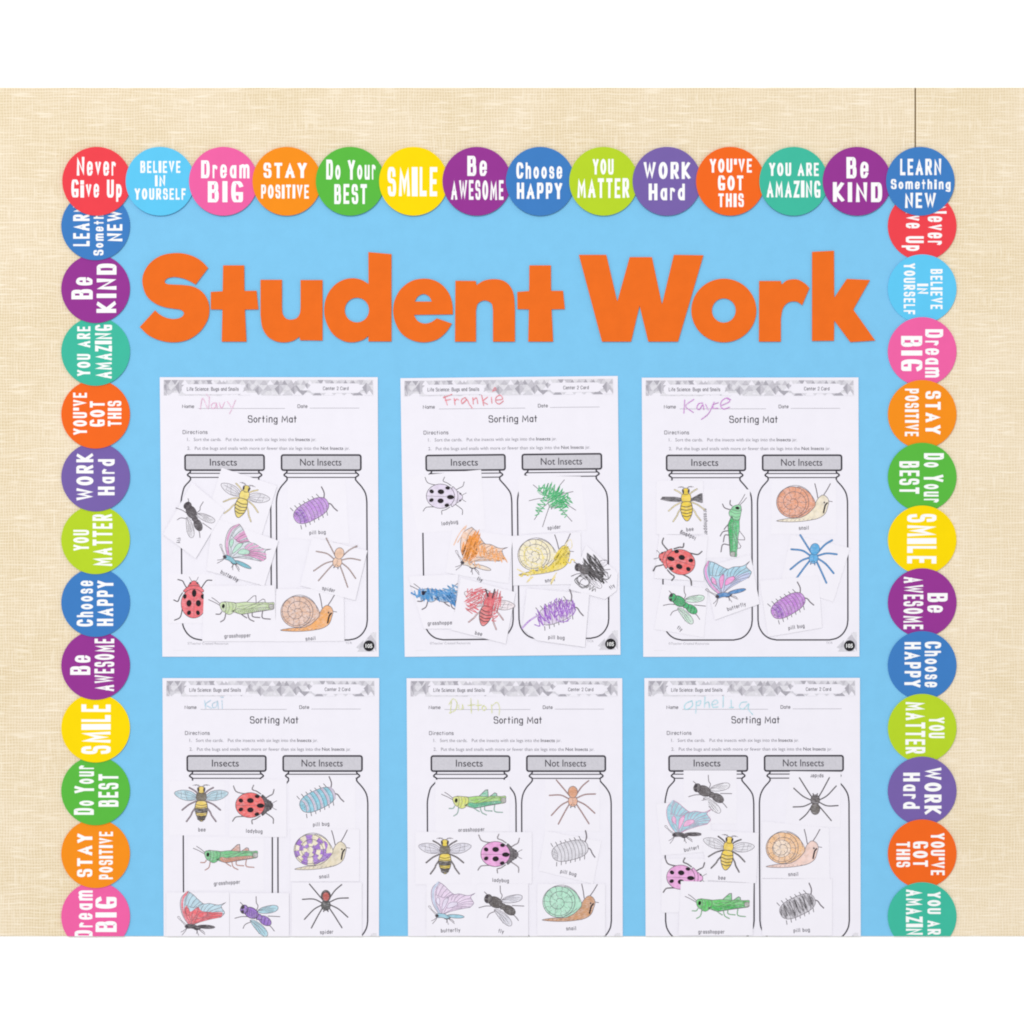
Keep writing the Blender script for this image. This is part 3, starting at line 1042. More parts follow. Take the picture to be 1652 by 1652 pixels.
def butterfly(A, outer, inner, body, spot=None, rim=None, cover=.75, stripes=None, vein=None):
    def q(*xy):
        return [((xy[i] - 440) * .4865, (xy[i + 1] - 404) * .4865) for i in range(0, len(xy), 2)]
    edge = catmull(q(290, 590, 240, 560, 170, 440, 145, 300, 170, 190, 255, 112), 5)
    edge += catmull(q(255, 112, 330, 160, 400, 230, 480, 295, 560, 290, 690, 315, 796, 280), 5)[1:]
    edge += catmull(q(796, 280, 728, 332, 752, 385, 774, 432, 720, 490), 4)[1:]
    edge += catmull(q(720, 490, 600, 510, 450, 545, 350, 580, 290, 590), 5)[1:-1]
    A.fill(edge, outer, cover, 3.6, vein)
    if inner:
        A.fill(catmull(q(290, 585, 235, 545, 185, 440, 205, 350, 240, 318, 285, 400, 340, 372, 400, 335, 440, 392, 525, 408, 640, 418, 742, 424, 716, 488, 600, 508, 450, 543, 350, 577), 4, True), inner, cover, 0)
    veins = [q(250, 312, 285, 230, 330, 165), q(290, 335, 330, 270, 380, 214), q(330, 350, 376, 305, 430, 262), q(380, 360, 420, 325, 466, 298), q(222, 300, 236, 210, 282, 128),
             q(440, 390, 452, 350, 484, 306), q(480, 395, 510, 345, 566, 298), q(520, 410, 570, 355, 650, 312), q(530, 430, 620, 382, 738, 350), q(532, 450, 640, 412, 762, 402), q(522, 470, 640, 440, 762, 440),
             q(452, 502, 560, 478, 730, 484)]
    if stripes:
        for a, b in zip(veins, veins[1:5] + veins[5:]):
            A.g.stroke(catmull([((p[0] + r[0]) / 2, (p[1] + r[1]) / 2) for p, r in zip(a, b)], 4), 13, crayon(stripes, .85))
    if rim:
        A.g.stroke(catmull(q(262, 560, 196, 440, 172, 310, 190, 205, 250, 126), 5), 15, crayon(rim, .85))
        A.line(q(290, 580, 226, 450, 205, 320, 222, 210, 262, 118), 2.8, vein)
    cells = (q(218, 400, 238, 336, 272, 376, 268, 452, 250, 450), q(304, 512, 328, 390, 400, 340, 384, 420, 326, 520), q(378, 482, 420, 420, 515, 410, 532, 448, 480, 480, 400, 502))
    for c in cells:
        A.fill(catmull(c, 4, True), spot, .75, 3, vein)
    for v in veins:
        A.line(v, 3, vein)
    A.line(q(205, 300, 330, 345, 440, 300, 480, 295), 2.8, vein)
    for v in (q(300, 575, 276, 480, 250, 450), q(310, 572, 306, 512), q(330, 575, 378, 482), q(345, 578, 460, 520, 600, 495)):
        A.line(v, 3, vein)
    for l in (q(225, 640, 190, 670, 150, 690), q(232, 640, 210, 680, 165, 732), q(380, 655, 384, 700, 400, 742), q(400, 655, 440, 690, 490, 730), q(390, 655, 450, 672, 484, 706), q(372, 655, 376, 690, 370, 716)):
        A.line(l, 4)
    A.fill(ell(32, 106, 62, 13, 4), body, .95, 3.6)
    A.fill(catmull(q(205, 610, 240, 580, 290, 580, 350, 590, 420, 640, 380, 660, 300, 640, 235, 640), 4, True), body, .95, 3.6)
    A.g.poly(ell(-100, 102, 12, 10, 10, 16), ARTD)
    A.g.stroke(catmull(q(345, 655, 380, 662, 425, 645), 4), 7, ARTD)
    A.line(q(215, 600, 160, 540, 105, 480, 130, 470, 160, 525, 235, 590), 3)


def ladybug(A, body=(243, 108, 108), head=None, cover=.95, leg=None, lw=8):
    head = head or body
    for l in ([(-156, -142), (-140, -106), (-110, -92), (-60, -84)], [(-8, -148), (-18, -118), (14, -104), (44, -84)], [(142, -118), (132, -84), (108, -70), (78, -52)],
              [(-162, 116), (-142, 88), (-110, 82), (-60, 80)], [(-18, 136), (-20, 108), (6, 100), (40, 78)], [(136, 132), (136, 98), (112, 76), (78, 54)]):
        A.limb(l, leg, lw, ARTD)
    A.fill(catmull([(92, -40), (118, -24), (132, -8), (132, 10), (116, 26), (92, 40)], 4, True), head, cover, 4, ARTD)
    A.fill(catmull([(50, -70), (76, -62), (92, -40), (98, 0), (92, 40), (76, 60), (50, 66)], 4, True), head, cover, 4, ARTD)
    A.g.poly(ell(116, -26, 9, 7, 40, 12), ARTD)
    A.g.poly(ell(116, 26, 9, 7, -40, 12), ARTD)
    A.line([(128, -14), (146, -26), (162, -34)], 4)
    A.line([(128, 12), (142, 24), (160, 32)], 4)
    A.fill(ell(-34, -2, 107, 92, 0, 40), body, cover, 4, ARTD)
    A.line([(-140, 0), (72, 0)], 2.6)
    for x, y, a, b, t in ((-102, -36, 18, 15, 25), (-32, -36, 25, 19, 5), (18, -66, 18, 13, 10), (42, 2, 28, 17, 0), (-32, 33, 24, 19, -5), (-102, 30, 18, 14, -25), (16, 64, 18, 13, -20)):
        A.g.poly(ell(x, y, a, b, t, 22), flat((38, 32, 36)))


def grasshopper(A, body=(178, 214, 140), hind=None, cover=.75, legc=None, light=None):
    hind = hind or body
    for l in ([(-138, 20), (-149, 36), (-178, 37)], [(-107, 26), (-117, 72), (-144, 92)], [(2, 32), (20, 46), (44, 60)], [(50, 26), (62, 66), (96, 84)], [(83, 20), (87, 50), (138, 56)], [(157, 8), (157, 58), (214, 66)]):
        A.limb(l, legc, 8)
    A.line([(-150, -26), (-190, -48), (-234, -67)], 5)
    A.line([(-150, -38), (-182, -64), (-210, -82)], 5)
    for hump in ([(38, -50), (88, -98), (106, -101), (110, -50)], [(112, -46), (157, -78), (171, -73), (176, -46)]):
        A.fill(hump, hind if legc else None, .6, 5)
    A.fill(catmull([(-70, -46), (-30, -47), (34, -54), (90, -50), (156, -54), (200, -52), (236, -54), (238, -30), (234, -6), (185, 4), (104, 18), (51, 28), (9, 35), (-30, 26), (-56, 12)], 4, True), body, cover, 3.6)
    A.fill(catmull([(-40, 12), (-24, -6), (16, 0), (70, -8), (185, -18), (204, -4), (104, 15), (48, 27), (-8, 32)], 4, True), hind, cover, 3)
    A.line([(-20, -20), (60, -34), (130, -40), (232, -44)], 2.6)
    A.line([(20, -4), (74, -30), (112, -48)], 3.2)
    A.line([(70, -8), (130, -34), (160, -48)], 3)
    for k in range(15):
        x = -20 + k * 14
        A.line([(x, 8 - k * 1.4), (x + 9, 24 - k * 1.6)], 2.4)
    for k in range(5):
        A.line([(196 + k * 8, -46 + k * 2), (202 + k * 7, -10)], 2.6)
    A.fill(catmull([(206, -36), (232, -40), (238, -20), (230, -6), (208, -10)], 4, True), (150, 150, 138), .6, 2)
    A.fill(catmull([(-126, -50), (-90, -52), (-44, -46), (-34, -24), (-44, 4), (-58, 26), (-84, 38), (-112, 26), (-120, 0)], 4, True), light or body, cover, 3.6)
    A.fill(catmull([(-152, -34), (-136, -50), (-108, -46), (-106, -10), (-112, 18), (-128, 18), (-142, 0)], 4, True), light or body, cover, 3.6)
    A.g.poly(ell(-126, -22, 11, 16, 8, 18), flat((34, 34, 34)))
    A.line([(-90, -48), (-82, -10), (-96, 28)], 2.6)
    A.line([(-66, -46), (-56, -20), (-66, 20)], 2.6)
    A.line([(-58, 14), (-48, 8)], 8, ARTD)


def pillbug(A, body, body2=None, cover=.8, dark=None, ribs=True):
    def R(x, y):
        a = math.radians(-24)
        return (x * math.cos(a) - y * math.sin(a), x * math.sin(a) + y * math.cos(a))
    A.line([(88, -168), (104, -124), (100, -84)], 9)
    A.line([(108, -46), (146, -38), (168, -8), (192, 16)], 9)
    for k in range(7):
        x = -118 + k * 36
        for s in (-1, 1):
            A.line([R(x, s * 60), R(x - 8, s * 88)], 5, ARTD)
    shape = []
    for k in range(44):
        t = 2 * math.pi * k / 44
        c, s = math.cos(t), math.sin(t)
        shape.append(R(138 * math.copysign(abs(c) ** .72, c), 70 * math.copysign(abs(s) ** .82, s)))
    A.fill(shape, body, cover, 4, ART, 60)
    for k in range(9):
        x = -112 + k * 27
        b = 70 * (1 - abs(x / 140) ** 2.6) ** .5
        if body2 and k % 2 == 0:
            nx = x + 21
            A.g.poly([R(x + 12 * (1 - (j / 5) ** 2), b * j / 5 * .96) for j in range(-5, 6)] + [R(nx + 12 * (1 - (j / 5) ** 2), b * j / 5 * .96) for j in range(5, -6, -1)], crayon(body2, cover))
        if dark and k < 2:
            A.g.poly([R(x - 6 + 12 * (1 - (j / 5) ** 2), b * j / 5 * .92) for j in range(-5, 6)] + [R(x + 20 + 12 * (1 - (j / 5) ** 2), b * j / 5 * .92) for j in range(5, -6, -1)], crayon(dark, .8))
        if ribs:
            A.line([R(x + 14 * (1 - (j / 3) ** 2), b * j / 3) for j in range(-3, 4)], 3.2)
    for k in range(16):
        p = R(-130 + A.r.uniform(0, 26), A.r.uniform(-34, 34))
        A.g.poly(ell(p[0], p[1], 2.4, 2.4, 0, 8), ART)


def snail(A, shell, body, shell2=None, cover=.8, bcover=.85, check=False, inner=None):
    A.line([(112, -44), (104, -100), (94, -146)], 7)
    A.line([(152, -58), (180, -98), (206, -142)], 7)
    A.line([(186, -18), (216, -12)], 5)
    bd = catmull([(-190, 112), (-110, 98), (-30, 96), (40, 66), (84, 10), (112, -36), (146, -62), (178, -46), (190, -14), (182, 20), (162, 70), (120, 100), (60, 114), (-20, 122), (-110, 122)], 5, True)
    A.fill(bd, body, bcover, 4)
    sp = []
    cx, cy = -76, -18
    for k in range(90):
        t = k / 89
        a = math.radians(35 - 35 - 900 * t)
        r = 128 * (1 - t) ** .85 + 6
        sp.append((cx + 18 * (1 - t) + r * 1.02 * math.cos(a), cy + r * .98 * math.sin(a)))
    outer = ell(cx + 6, cy, 116, 112, 0, 40)
    lip = catmull([(20, -96), (62, -48), (90, 4), (66, 40), (20, 76), (-30, 92), (-60, 92)], 4)
    A.fill(catmull([(-36, -126), (22, -108), (70, -60), (94, 2), (66, 42), (20, 78), (-40, 96), (-60, 60), (-60, -60)], 4, True), shell, cover, 4)
    A.fill(outer, shell, cover, 4)
    if inner:
        A.fill(ell(cx + 2, cy + 4, 66, 62), inner, cover, 3)
    rs = [112, 78, 48, 24]
    for ri in range(3):
        n = (14, 10, 7)[ri]
        for k in range(n):
            a0, a1 = 2 * math.pi * k / n, 2 * math.pi * (k + 1) / n
            ro, ri_ = rs[ri], rs[ri + 1]
            if check and (k + ri) % 2 == 0:
                pl = [(cx + 4 + ro * math.cos(a0 + (a1 - a0) * j / 4), cy + ro * .97 * math.sin(a0 + (a1 - a0) * j / 4)) for j in range(5)]
                pl += [(cx + 4 + ri_ * math.cos(a0 + (a1 - a0) * j / 4), cy + ri_ * .97 * math.sin(a0 + (a1 - a0) * j / 4)) for j in range(4, -1, -1)]
                A.g.poly(pl, crayon(shell2, .9))
            A.line([(cx + 4 + ri_ * math.cos(a0), cy + ri_ * .97 * math.sin(a0)), (cx + 4 + (ro + ri_) / 2 * math.cos(a0 + .06), cy + (ro + ri_) / 2 * .97 * math.sin(a0 + .06)),
                    (cx + 4 + ro * math.cos(a0), cy + ro * .97 * math.sin(a0))], 2.4)
    if check:
        A.g.poly(catmull([(34, -76), (60, -48), (40, 10), (84, 14), (56, 50), (10, 74), (-14, 66), (24, 20), (40, -20)], 3, True), crayon(shell2, .85))
    A.g.stroke(sp, 3.4, ART)
    A.line([(60, 30), (20, 60), (-30, 84)], 3)
    for k in range(9):
        x = -150 + k * 30
        A.line([(x, 114 - abs(k - 2) * .4), (x + 10, 106)], 2.2)
    A.line([(178, -4), (164, 12), (156, 38), (150, 64)], 11, flat((48, 42, 46)))
    A.g.poly(ell(158, -8, 6, 7, 0, 12), ARTD)


def spider(A, body, leg=None, cover=.9, abdomen=None, lw=10, ink=None, ring=None):
    for l in ([(-22, -22), (-66, -74), (-118, -136)], [(-30, -2), (-88, -28), (-168, -26)], [(-32, 16), (-88, 48), (-154, 118)], [(-22, 32), (-56, 90), (-104, 180)],
              [(22, -26), (64, -88), (114, -132)], [(30, -8), (88, -32), (162, -36)], [(32, 14), (92, 44), (158, 102)], [(22, 32), (62, 92), (116, 178)]):
        A.limb(l, leg, lw, ink)
        A.line(l, 2.2, ink)
    A.line([(-10, 46), (-16, 62)], 8, ink or ART)
    A.line([(12, 46), (16, 62)], 8, ink or ART)
    A.fill(ell(0, 16, 33, 38), body, cover, 4, ink)
    A.fill(ell(0, -50, 34, 42), ring or abdomen or body, cover, 4, ink)
    if ring:
        A.fill(ell(1, -46, 23, 30), abdomen, cover, 0)
    A.line([(0, 2), (0, 40)], 2.4, ink)
    A.g.poly(ell(-9, 40, 4, 4, 0, 8), ARTD)
    A.g.poly(ell(9, 40, 4, 4, 0, 8), ARTD)


# ------------------------------------------------------------------ bug cards glued on the sheets
ORGX = [(250, 700), (640, 700), (1030, 700), (250, 1230), (645, 1230), (1030, 1230)]
HC = HS + 0.00030
LEVEL = 0.00025


def box(x0, y0, x1, y1):
    return [(x0, y0), (x1, y0), (x1, y1), (x0, y1)]


def card(sheet, level, quad, fn, cx, cy, rot, scale, kw, text, desc, extra=None, clip=None):
    """text = (word, x, y, rot) caption; level = place in the stack of overlapping cards"""
    ox, oy = ORGX[sheet]

    def Tz(x, y):
        return (ox + x / 4.465, oy + y / 4.465)
    q = [Tz(*p) for p in quad]
    low = max(p[1] for p in q) > BOTTOM
    if low:                                               # trimmed with the board
        nq = []
        for a, b in zip(q, q[1:] + q[:1]):
            if a[1] <= BOTTOM:
                nq.append(a)
            if (a[1] - BOTTOM) * (b[1] - BOTTOM) < 0:
                t = (BOTTOM - a[1]) / (b[1] - a[1])
                nq.append((a[0] + (b[0] - a[0]) * t, BOTTOM))
        q = nq
    h = HC + LEVEL * level
    g = Geo(h)
    g.solid(q, M_CARD, 0.00008)
    mx, my = sum(p[0] for p in q) / len(q), sum(p[1] for p in q) / len(q)
    o = g.build('bug_card', origin=(mx, my, h))
    r = math.radians(rot)

    def T(x, y):
        x, y = x * scale, y * scale
        return Tz(cx + x * math.cos(r) - y * math.sin(r), cy + x * math.sin(r) + y * math.cos(r))
    g = Geo(h + 0.00009, T)
    A = Art(g, sheet * 31 + level * 7 + int(cx))
    fn(A, **kw)
    if extra:
        g.T = Tz
        extra(A)
    kind = {bee: 'bee', fly: 'fly', butterfly: 'butterfly', ladybug: 'ladybug', grasshopper: 'grasshopper', pillbug: 'pill_bug', snail: 'snail', spider: 'spider'}[fn]
    d = g.build(kind + '_drawing', o, cut=BOTTOM if low else None)
    if clip:                                              # picture trimmed at the card's own cut edge
        bm = bmesh.new()
        bm.from_mesh(d.data)
        org = Vector(o['_org'])
        for (px, py, nx, ny) in clip:
            bmesh.ops.bisect_plane(bm, geom=bm.verts[:] + bm.edges[:] + bm.faces[:], dist=1e-8, plane_co=W(*Tz(px, py), h) - org,
                                   plane_no=(nx, 0, -ny), clear_outer=True)
        bm.to_mesh(d.data)
        bm.free()
    if text:
        word, x, y, tr = text
        ra = math.radians(tr)
        g = Geo(h + 0.00009, lambda X, Y: Tz(x + X * math.cos(ra) - Y * math.sin(ra), y + X * math.sin(ra) + Y * math.cos(ra)))
        wd = 24.5 * (sum(GL[c][0] + (.1 if c in 'il' else 0) for c in word) + .16 * (len(word) - 1))
        lettering(g, word, -wd / 2, wd / 2, -18, 11, .15, CAPTXT, 'round', .16)
        g.build('caption', o, cut=BOTTOM if low else None)
    rng = random.Random(int(cx * 3 + cy))
    o.rotation_euler = (math.radians(rng.uniform(-.07, .07)), 0, math.radians(rng.uniform(-.07, .07)))
    sh = SHEETS[sheet][4]
    tag(o, f'card with {desc}, on the {sh} name sheet', 'card', 'cut-out bug cards glued on the worksheets')
    return o


# --- first sheet (pink name)
card(0, 2, [(482, 244), (882, 374), (762, 757), (362, 632)], bee, 632, 486, 17, .93, dict(body=(246, 224, 120), leg=(240, 222, 160), wing=(226, 224, 232)), None, 'pale yellow thin-striped bee')
card(0, 4, [(270, 350), (505, 548), (296, 900), (60, 724)], fly, 290, 618, 33, .9, dict(body=(92, 86, 90), wing=(222, 220, 226)), ('fly', 172, 768, 80), 'dark grey fly tilted nose up')
card(0, 3, [(420, 600), (892, 770), (790, 1095), (372, 985)], butterfly, 644, 824, 21, 1.06, dict(outer=(222, 230, 238), inner=None, body=(126, 190, 206), spot=(184, 232, 208), rim=(226, 160, 204), stripes=(228, 158, 204)),
     ('butterfly', 538, 1025, 27), 'pink and mint butterfly')
card(0, 0, box(96, 1010, 436, 1364), ladybug, 282, 1188, -90, .98, dict(body=(243, 112, 120)), None, 'red ladybug pointing up')
card(0, 2, [(356, 1094), (866, 1090), (872, 1494), (342, 1494)], grasshopper, 620, 1264, 1, 1.0, dict(body=(196, 220, 158), hind=(186, 212, 150), cover=.7), ('grasshopper', 596, 1456, -2), 'pale green grasshopper')
card(0, 0, [(955, 345), (1372, 326), (1402, 792), (962, 748)], pillbug, 1126, 552, -4, .98, dict(body=(196, 142, 226), dark=(150, 90, 196)), ('pill bug', 1172, 712, -3), 'purple pill bug under the lid')
card(0, 3, [(1132, 744), (1532, 840), (1444, 1200), (1046, 1092)], spider, 1318, 908, 13, .98, dict(body=(246, 206, 178), leg=(222, 190, 176)), ('spider', 1252, 1122, 13), 'pale peach spider')
card(0, 2, [(876, 1116), (1362, 1112), (1366, 1492), (866, 1496)], snail, 1094, 1298, -1, 1.0, dict(shell=(232, 188, 160), body=(246, 176, 104), cover=.7), ('snail', 1122, 1476, -5), 'tan shelled snail with orange body')

# --- second sheet (red name)
GREEN = (62, 184, 112)


def green_scrib(A):
    for a in ((1120, 420, 110, 60, 20, 16), (1150, 470, 70, 70, 60, 16), (1040, 520, 75, 26, 118, 12), (1190, 530, 70, 30, 70, 12), (1220, 490, 40, 40, 130, 9)):
        A.scribble(*a, GREEN, 6)
    A.loops(1075, 415, 66, 34, 2, GREEN, 5)


def orange_scrib(A):
    OR = (250, 158, 66)
    A.scribble(532, 830, 60, 100, 22, 17, OR, 10)
    A.scribble(560, 770, 40, 70, 24, 9, OR, 9)
    A.scribble(650, 850, 120, 44, 16, 15, (249, 172, 104), 7, 30)
    A.scribble(690, 880, 90, 40, 10, 11, (250, 184, 130), 6, 34)
    A.scribble(540, 930, 70, 18, 24, 8, (250, 190, 140), 6)
    A.g.stroke(catmull([(412, 800), (450, 722), (500, 664), (470, 730), (440, 780)], 4), 8, crayon((251, 190, 140), .6))


def yellow_scrib(A):
    YE = (244, 218, 84)
    A.scribble(1080, 965, 190, 24, -16, 24, YE, 7)
    A.scribble(1190, 880, 44, 84, 34, 13, YE, 9)
    A.loops(985, 880, 84, 84, 2, (246, 226, 120), 6)
    A.g.stroke(catmull([(870, 975), (920, 1000), (968, 1020), (940, 1066), (980, 1030)], 4), 8, crayon(YE, .6))
    A.g.stroke(catmull([(1150, 1000), (1120, 1050), (1112, 1080), (1140, 1030)], 4), 8, crayon(YE, .6))
    A.g.stroke(catmull([(1210, 800), (1250, 760), (1262, 812), (1230, 840)], 4), 6, crayon((250, 232, 150), .6))


def black_scrib(A):
    BK = (74, 70, 72)
    A.scribble(1420, 975, 62, 118, -38, 15, BK, 8)
    A.scribble(1400, 930, 60, 60, -30, 10, BK, 7)
    A.g.stroke([(1374, 862), (1430, 960), (1492, 1078), (1440, 980), (1376, 868)], 13, crayon((66, 62, 64), .9))
    A.loops(1338, 1058, 58, 52, 3, BK, 6)
    A.loops(1492, 1016, 46, 40, 2, BK, 5)
    A.scribble(1400, 1112, 36, 18, 30, 8, (120, 116, 118), 4)


def blue_scrib(A):
    BL = (62, 140, 206)
    A.scribble(270, 1160, 165, 40, 2, 19, BL, 11, 40)
    A.scribble(300, 1150, 140, 18, -6, 9, (84, 158, 216), 8, 50)
    A.scribble(400, 1196, 64, 54, 12, 9, BL, 9, 50)
    A.scribble(180, 1160, 56, 40, 20, 9, (84, 158, 216), 8, 20)
    A.scribble(386, 1110, 50, 20, -8, 7, (96, 164, 216), 7, 30)
    A.g.poly(ell(192, 1146, 13, 17, 0, 16), flat((40, 38, 60)))


def red_scrib(A):
    RD = (229, 100, 110)
    for a in ((545, 1190, 52, 60, 60, 10), (640, 1180, 60, 56, 20, 10), (706, 1210, 46, 90, 14, 12), (690, 1300, 50, 34, 70, 9), (548, 1260, 34, 56, 120, 7), (600, 1130, 20, 60, 80, 6), (540, 1140, 40, 26, 30, 6)):
        A.scribble(*a, RD, 5)
    for p in ([(640, 1120), (660, 1170)], [(706, 1120), (690, 1180)]):
        A.line(p, 10, ARTD)


def purple_scrib(A):
    PU = (164, 100, 208)
    A.scribble(1150, 1270, 150, 66, -16, 21, PU, 6)
    A.scribble(1200, 1250, 90, 60, 20, 13, PU, 5)
    A.scribble(1070, 1330, 80, 40, -34, 11, PU, 6)
    A.loops(1190, 1325, 60, 34, 2, PU, 5)
    A.g.stroke(catmull([(905, 1398), (950, 1350), (1010, 1310)], 4), 13, crayon((186, 130, 222), .7))


card(1, 0, [(68, 308), (608, 258), (640, 690), (152, 714)], ladybug, 348, 452, 2, .95, dict(body=(228, 214, 240), head=(232, 220, 242), cover=.6, lw=5), ('ladybug', 382, 642, -8), 'pale lilac ladybug')
card(1, 0, [(872, 300), (1326, 306), (1372, 692), (896, 722)], spider, 1120, 478, -10, .98, dict(body=(214, 238, 222), cover=.5, lw=5), ('spider', 1134, 676, -6), 'green scribbled spider', green_scrib)
card(1, 1, [(402, 680), (836, 735), (806, 1080), (352, 1000)], butterfly, 604, 842, 12, 1.08, dict(outer=(250, 186, 120), inner=None, body=(244, 228, 214), cover=.5), ('fly', 598, 1050, 22), 'orange scribbled butterfly', orange_scrib)
card(1, 2, [(832, 735), (1326, 706), (1332, 1082), (838, 1092)], snail, 1060, 882, -6, 1.0, dict(shell=(252, 238, 176), body=(246, 224, 110), cover=.45), ('snail', 1104, 1056, -8), 'yellow scribbled snail', yellow_scrib)
card(1, 3, [(1362, 800), (1592, 1000), (1584, 1130), (1500, 1192), (1240, 1120)], fly, 1408, 1000, -8, .86, dict(body=(110, 104, 106)), ('fly', 1552, 1102, -38), 'black scribbled fly', black_scrib)
card(1, 2, [(84, 1024), (446, 1012), (402, 1404), (196, 1404)], grasshopper, 338, 1176, 3, 1.04, dict(body=(140, 190, 230), hind=(116, 176, 224), cover=.6), ('grasshopper', 318, 1364, -2), 'blue scribbled grasshopper', blue_scrib, clip=[(448, 1012, 1, .1)])
card(1, 3, [(462, 1036), (858, 1140), (786, 1512), (392, 1412)], bee, 650, 1262, 15, .95, dict(body=(236, 128, 128), leg=(220, 180, 180), wing=(244, 226, 228)), ('bee', 590, 1440, 14), 'red scribbled bee', red_scrib)
card(1, 4, [(938, 1112), (1388, 1150), (1356, 1536), (1010, 1488), (905, 1405)], pillbug, 1152, 1286, 2, 1.0, dict(body=(222, 200, 236), cover=.5), ('pill bug', 1150, 1468, 2), 'purple scribbled pill bug', purple_scrib)

# --- third sheet (purple name)
card(2, 1, box(128, 336, 466, 724), bee, 344, 508, -2, .92, dict(body=(248, 216, 70), leg=(240, 226, 170), black_wing=True), ('bee', 370, 690, -6), 'yellow bee with black wings')
card(2, 0, box(446, 400, 802, 892), grasshopper, 678, 652, 96, .96, dict(body=(98, 204, 134), hind=(58, 190, 104), light=(140, 218, 160), cover=.85), ('grasshopper', 482, 632, 88), 'bright green upright grasshopper')
card(2, 2, [(150, 722), (500, 740), (470, 1062), (112, 1040)], ladybug, 272, 912, 196, .98, dict(body=(243, 112, 112), leg=(90, 84, 88), lw=10), ('ladybug', 356, 730, 202), 'red ladybug facing left')
card(2, 3, [(466, 962), (806, 868), (872, 1224), (550, 1340)], butterfly, 640, 1034, -17, 1.08, dict(outer=(176, 220, 240), inner=(196, 206, 240), body=(86, 146, 206), spot=(246, 150, 216), rim=(232, 158, 216), cover=.85), ('butterfly', 705, 1246, -17), 'blue and pink butterfly on a tilted card')
card(2, 1, [(168, 1084), (500, 1110), (470, 1466), (112, 1406)], fly, 342, 1240, 3, .92, dict(body=(76, 186, 120), wing=(200, 236, 212), wcover=.6), ('fly', 296, 1404, 30), 'green fly')
card(2, 0, box(955, 332, 1424, 722), snail, 1180, 508, -2, 1.0, dict(shell=(240, 168, 134), body=(246, 234, 208), cover=.85), ('snail', 1190, 680, -2), 'salmon shelled snail with cream body')
card(2, 1, [(1098, 724), (1524, 822), (1402, 1210), (1020, 1092)], spider, 1262, 880, 8, 1.0, dict(body=(92, 178, 232), leg=(84, 160, 226), lw=14, ink=flat((76, 116, 160))), None, 'bright blue spider')
card(2, 2, [(872, 1056), (1296, 1022), (1322, 1396), (934, 1462)], pillbug, 1076, 1236, -6, .96, dict(body=(198, 130, 220), dark=(160, 92, 200)), ('pill bug', 1136, 1392, -9), 'purple pill bug beside the jar edge')

# --- fourth sheet (pale blue name)
card(3, 0, box(104, 130, 506, 524), bee, 335, 296, 0, .98, dict(body=(244, 214, 110), stripe='band', wing=(186, 220, 234), wcover=.8, leg=(150, 130, 140), legink=ARTD), ('bee', 340, 486, 0), 'banded bee with blue wings')
card(3, 1, box(536, 120, 950, 536), ladybug, 720, 308, 0, .98, dict(body=(244, 110, 108), head=(84, 78, 82), leg=(120, 114, 118), lw=8), ('ladybug', 716, 496, 2), 'red ladybug with black head')
card(3, 0, box(236, 534, 786, 920), grasshopper, 506, 686, 1, .98, dict(body=(112, 200, 132), hind=(214, 150, 122), legc=(214, 150, 130), cover=.85), ('grasshopper', 520, 868, -4), 'green grasshopper with brown legs')
card(3, 2, box(84, 934, 538, 1300), butterfly, 334, 1072, -1, 1.04, dict(outer=(196, 226, 240), inner=(242, 108, 116), body=(72, 66, 70), rim=(236, 120, 134), cover=.92), None, 'blue and red butterfly with black body')
card(3, 3, box(540, 938, 968, 1300), fly, 752, 1116, 0, .98, dict(body=(158, 120, 206), wing=(176, 218, 232), wcover=.85), None, 'purple fly with blue wings')
card(3, 0, box(968, 104, 1446, 482), pillbug, 1172, 268, -1, .98, dict(body=(136, 208, 228), body2=(204, 194, 216)), ('pill bug', 1198, 446, -3), 'striped light blue pill bug')
card(3, 1, box(976, 478, 1474, 856), snail, 1190, 642, -4, 1.0, dict(shell=(248, 238, 208), shell2=(166, 118, 212), body=(236, 224, 196), check=True), ('snail', 1220, 822, -4), 'purple and cream checked snail')
card(3, 2, box(986, 862, 1492, 1300), spider, 1232, 1010, 0, 1.0, dict(body=(90, 90, 88), leg=(96, 92, 94), abdomen=(196, 96, 90), ink=ARTD, lw=9, ring=(80, 64, 62)), ('spider', 1238, 1222, -2), 'black spider with red abdomen')

# --- fifth sheet (yellow-green name)
card(4, 0, box(256, 124, 792, 498), grasshopper, 530, 294, 0, .98, dict(body=(166, 218, 112), hind=(92, 196, 150), light=(222, 230, 120), legc=(150, 200, 180), cover=.85), ('grasshopper', 516, 486, -2), 'yellow and green grasshopper')
card(4, 1, box(112, 498, 520, 878), bee, 325, 676, 0, .96, dict(body=(244, 218, 90), stripe='band', wing=(216, 214, 228), leg=(120, 112, 114), legink=ARTD), None, 'banded bee with grey wings')
card(4, 2, box(516, 500, 952, 872), ladybug, 722, 660, 0, .98, dict(body=(242, 170, 226), head=(108, 102, 106), leg=(150, 140, 146), lw=8), ('ladybug', 726, 850, 2), 'pink ladybug with grey head')
card(4, 2, box(192, 872, 556, 1248), butterfly, 370, 1000, 0, 1.0, dict(outer=(238, 216, 242), inner=None, body=(160, 208, 226), spot=(236, 226, 248), rim=(198, 214, 238), cover=.7, vein=flat((140, 124, 150))), ('butterfly', 366, 1210, -2), 'pale lilac butterfly')
card(4, 3, box(552, 872, 926, 1248), fly, 745, 1040, 0, .98, dict(body=(104, 98, 96), wing=(214, 214, 226)), ('fly', 730, 1216, 10), 'dark grey fly in the bottom row')
card(4, 0, box(1048, 122, 1440, 494), spider, 1246, 262, 0, 1.0, dict(body=(240, 186, 158), leg=(214, 160, 148), abdomen=(226, 164, 128)), None, 'brown spider')
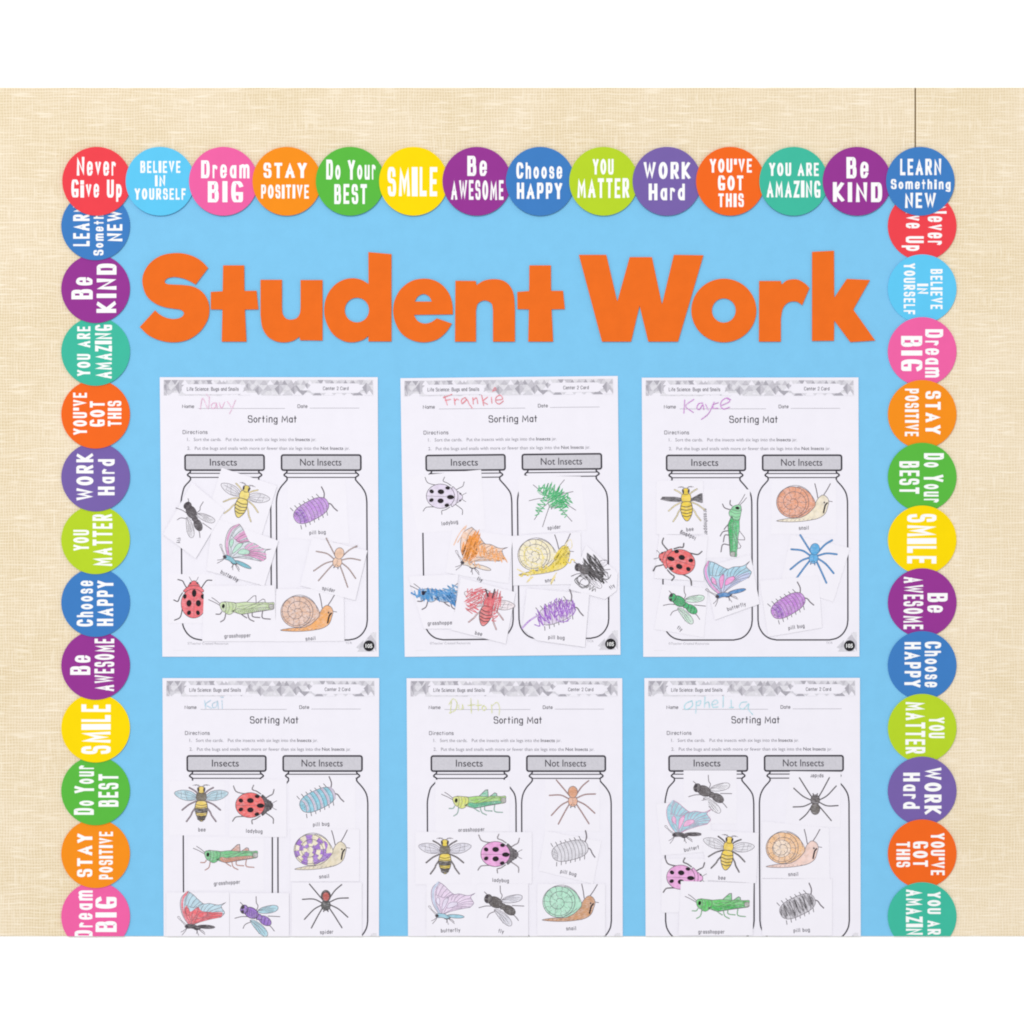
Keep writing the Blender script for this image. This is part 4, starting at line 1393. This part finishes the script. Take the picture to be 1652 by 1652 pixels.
card(4, 1, [(1046, 490), (1452, 566), (1392, 874), (1000, 778)], pillbug, 1226, 634, 10, .96, dict(body=(224, 222, 230), cover=.7), ('pill bug', 1214, 796, 12), 'pale grey pill bug')
card(4, 2, box(990, 872, 1480, 1246), snail, 1216, 1020, 0, 1.0, dict(shell=(184, 234, 208), body=(212, 158, 116), cover=.92), ('snail', 1234, 1196, -2), 'mint shelled snail with brown body')

# --- sixth sheet (aqua name)
card(5, 0, box(324, 56, 706, 440), fly, 528, 236, -2, .94, dict(body=(112, 106, 108), wing=(236, 235, 240)), None, 'dark grey fly under the lid')
card(5, 1, [(126, 296), (500, 270), (540, 640), (164, 668)], butterfly, 352, 410, -4, 1.02, dict(outer=(168, 216, 230), inner=None, body=(84, 78, 82), spot=(246, 178, 222), rim=(150, 210, 226), cover=.85, vein=flat((196, 128, 166))), ('butterf', 382, 622, -12), 'light blue and pink butterfly with black body')
card(5, 2, [(448, 482), (866, 506), (846, 868), (496, 846)], bee, 640, 652, 8, .94, dict(body=(247, 214, 86), leg=(110, 104, 104), legink=ARTD, wing=(228, 227, 234)), ('bee', 600, 832, 4), 'yellow bee with dark legs')
card(5, 1, box(164, 690, 500, 1080), ladybug, 336, 828, 2, .95, dict(body=(242, 176, 228), leg=(110, 104, 108), lw=10), None, 'pink ladybug cut off below')
card(5, 3, [(304, 852), (828, 866), (822, 1244), (286, 1244)], grasshopper, 562, 1036, 2, .98, dict(body=(98, 206, 104), hind=(66, 196, 88), legc=(120, 200, 130), cover=.9), ('grasshopper', 524, 1220, 0), 'bright green grasshopper over the pink ladybug')
card(5, 0, [(1090, 62), (1456, 66), (1452, 466), (1050, 462)], spider, 1272, 284, 180, .98, dict(body=(104, 98, 98), leg=(90, 84, 86), abdomen=(110, 104, 100), ink=ARTD, lw=9), ('spider', 1284, 96, 181), 'black upside-down spider')
card(5, 1, [(890, 420), (1372, 470), (1376, 838), (886, 832)], snail, 1104, 630, -2, 1.0, dict(shell=(250, 200, 148), body=(248, 214, 202), cover=.8, inner=(252, 226, 200)), ('snail', 1114, 806, -2), 'orange shelled snail with pink body')


def grey_scrib(A):
    A.scribble(1140, 1035, 128, 60, -24, 34, (150, 146, 152), 8)


card(5, 2, box(888, 836, 1394, 1246), pillbug, 1144, 1034, -1, .98, dict(body=(196, 193, 200), cover=.6), ('pill bug', 1174, 1208, -3), 'dark grey scribbled pill bug', grey_scrib)

for o in bpy.data.objects:
    if '_org' in o:
        del o['_org']
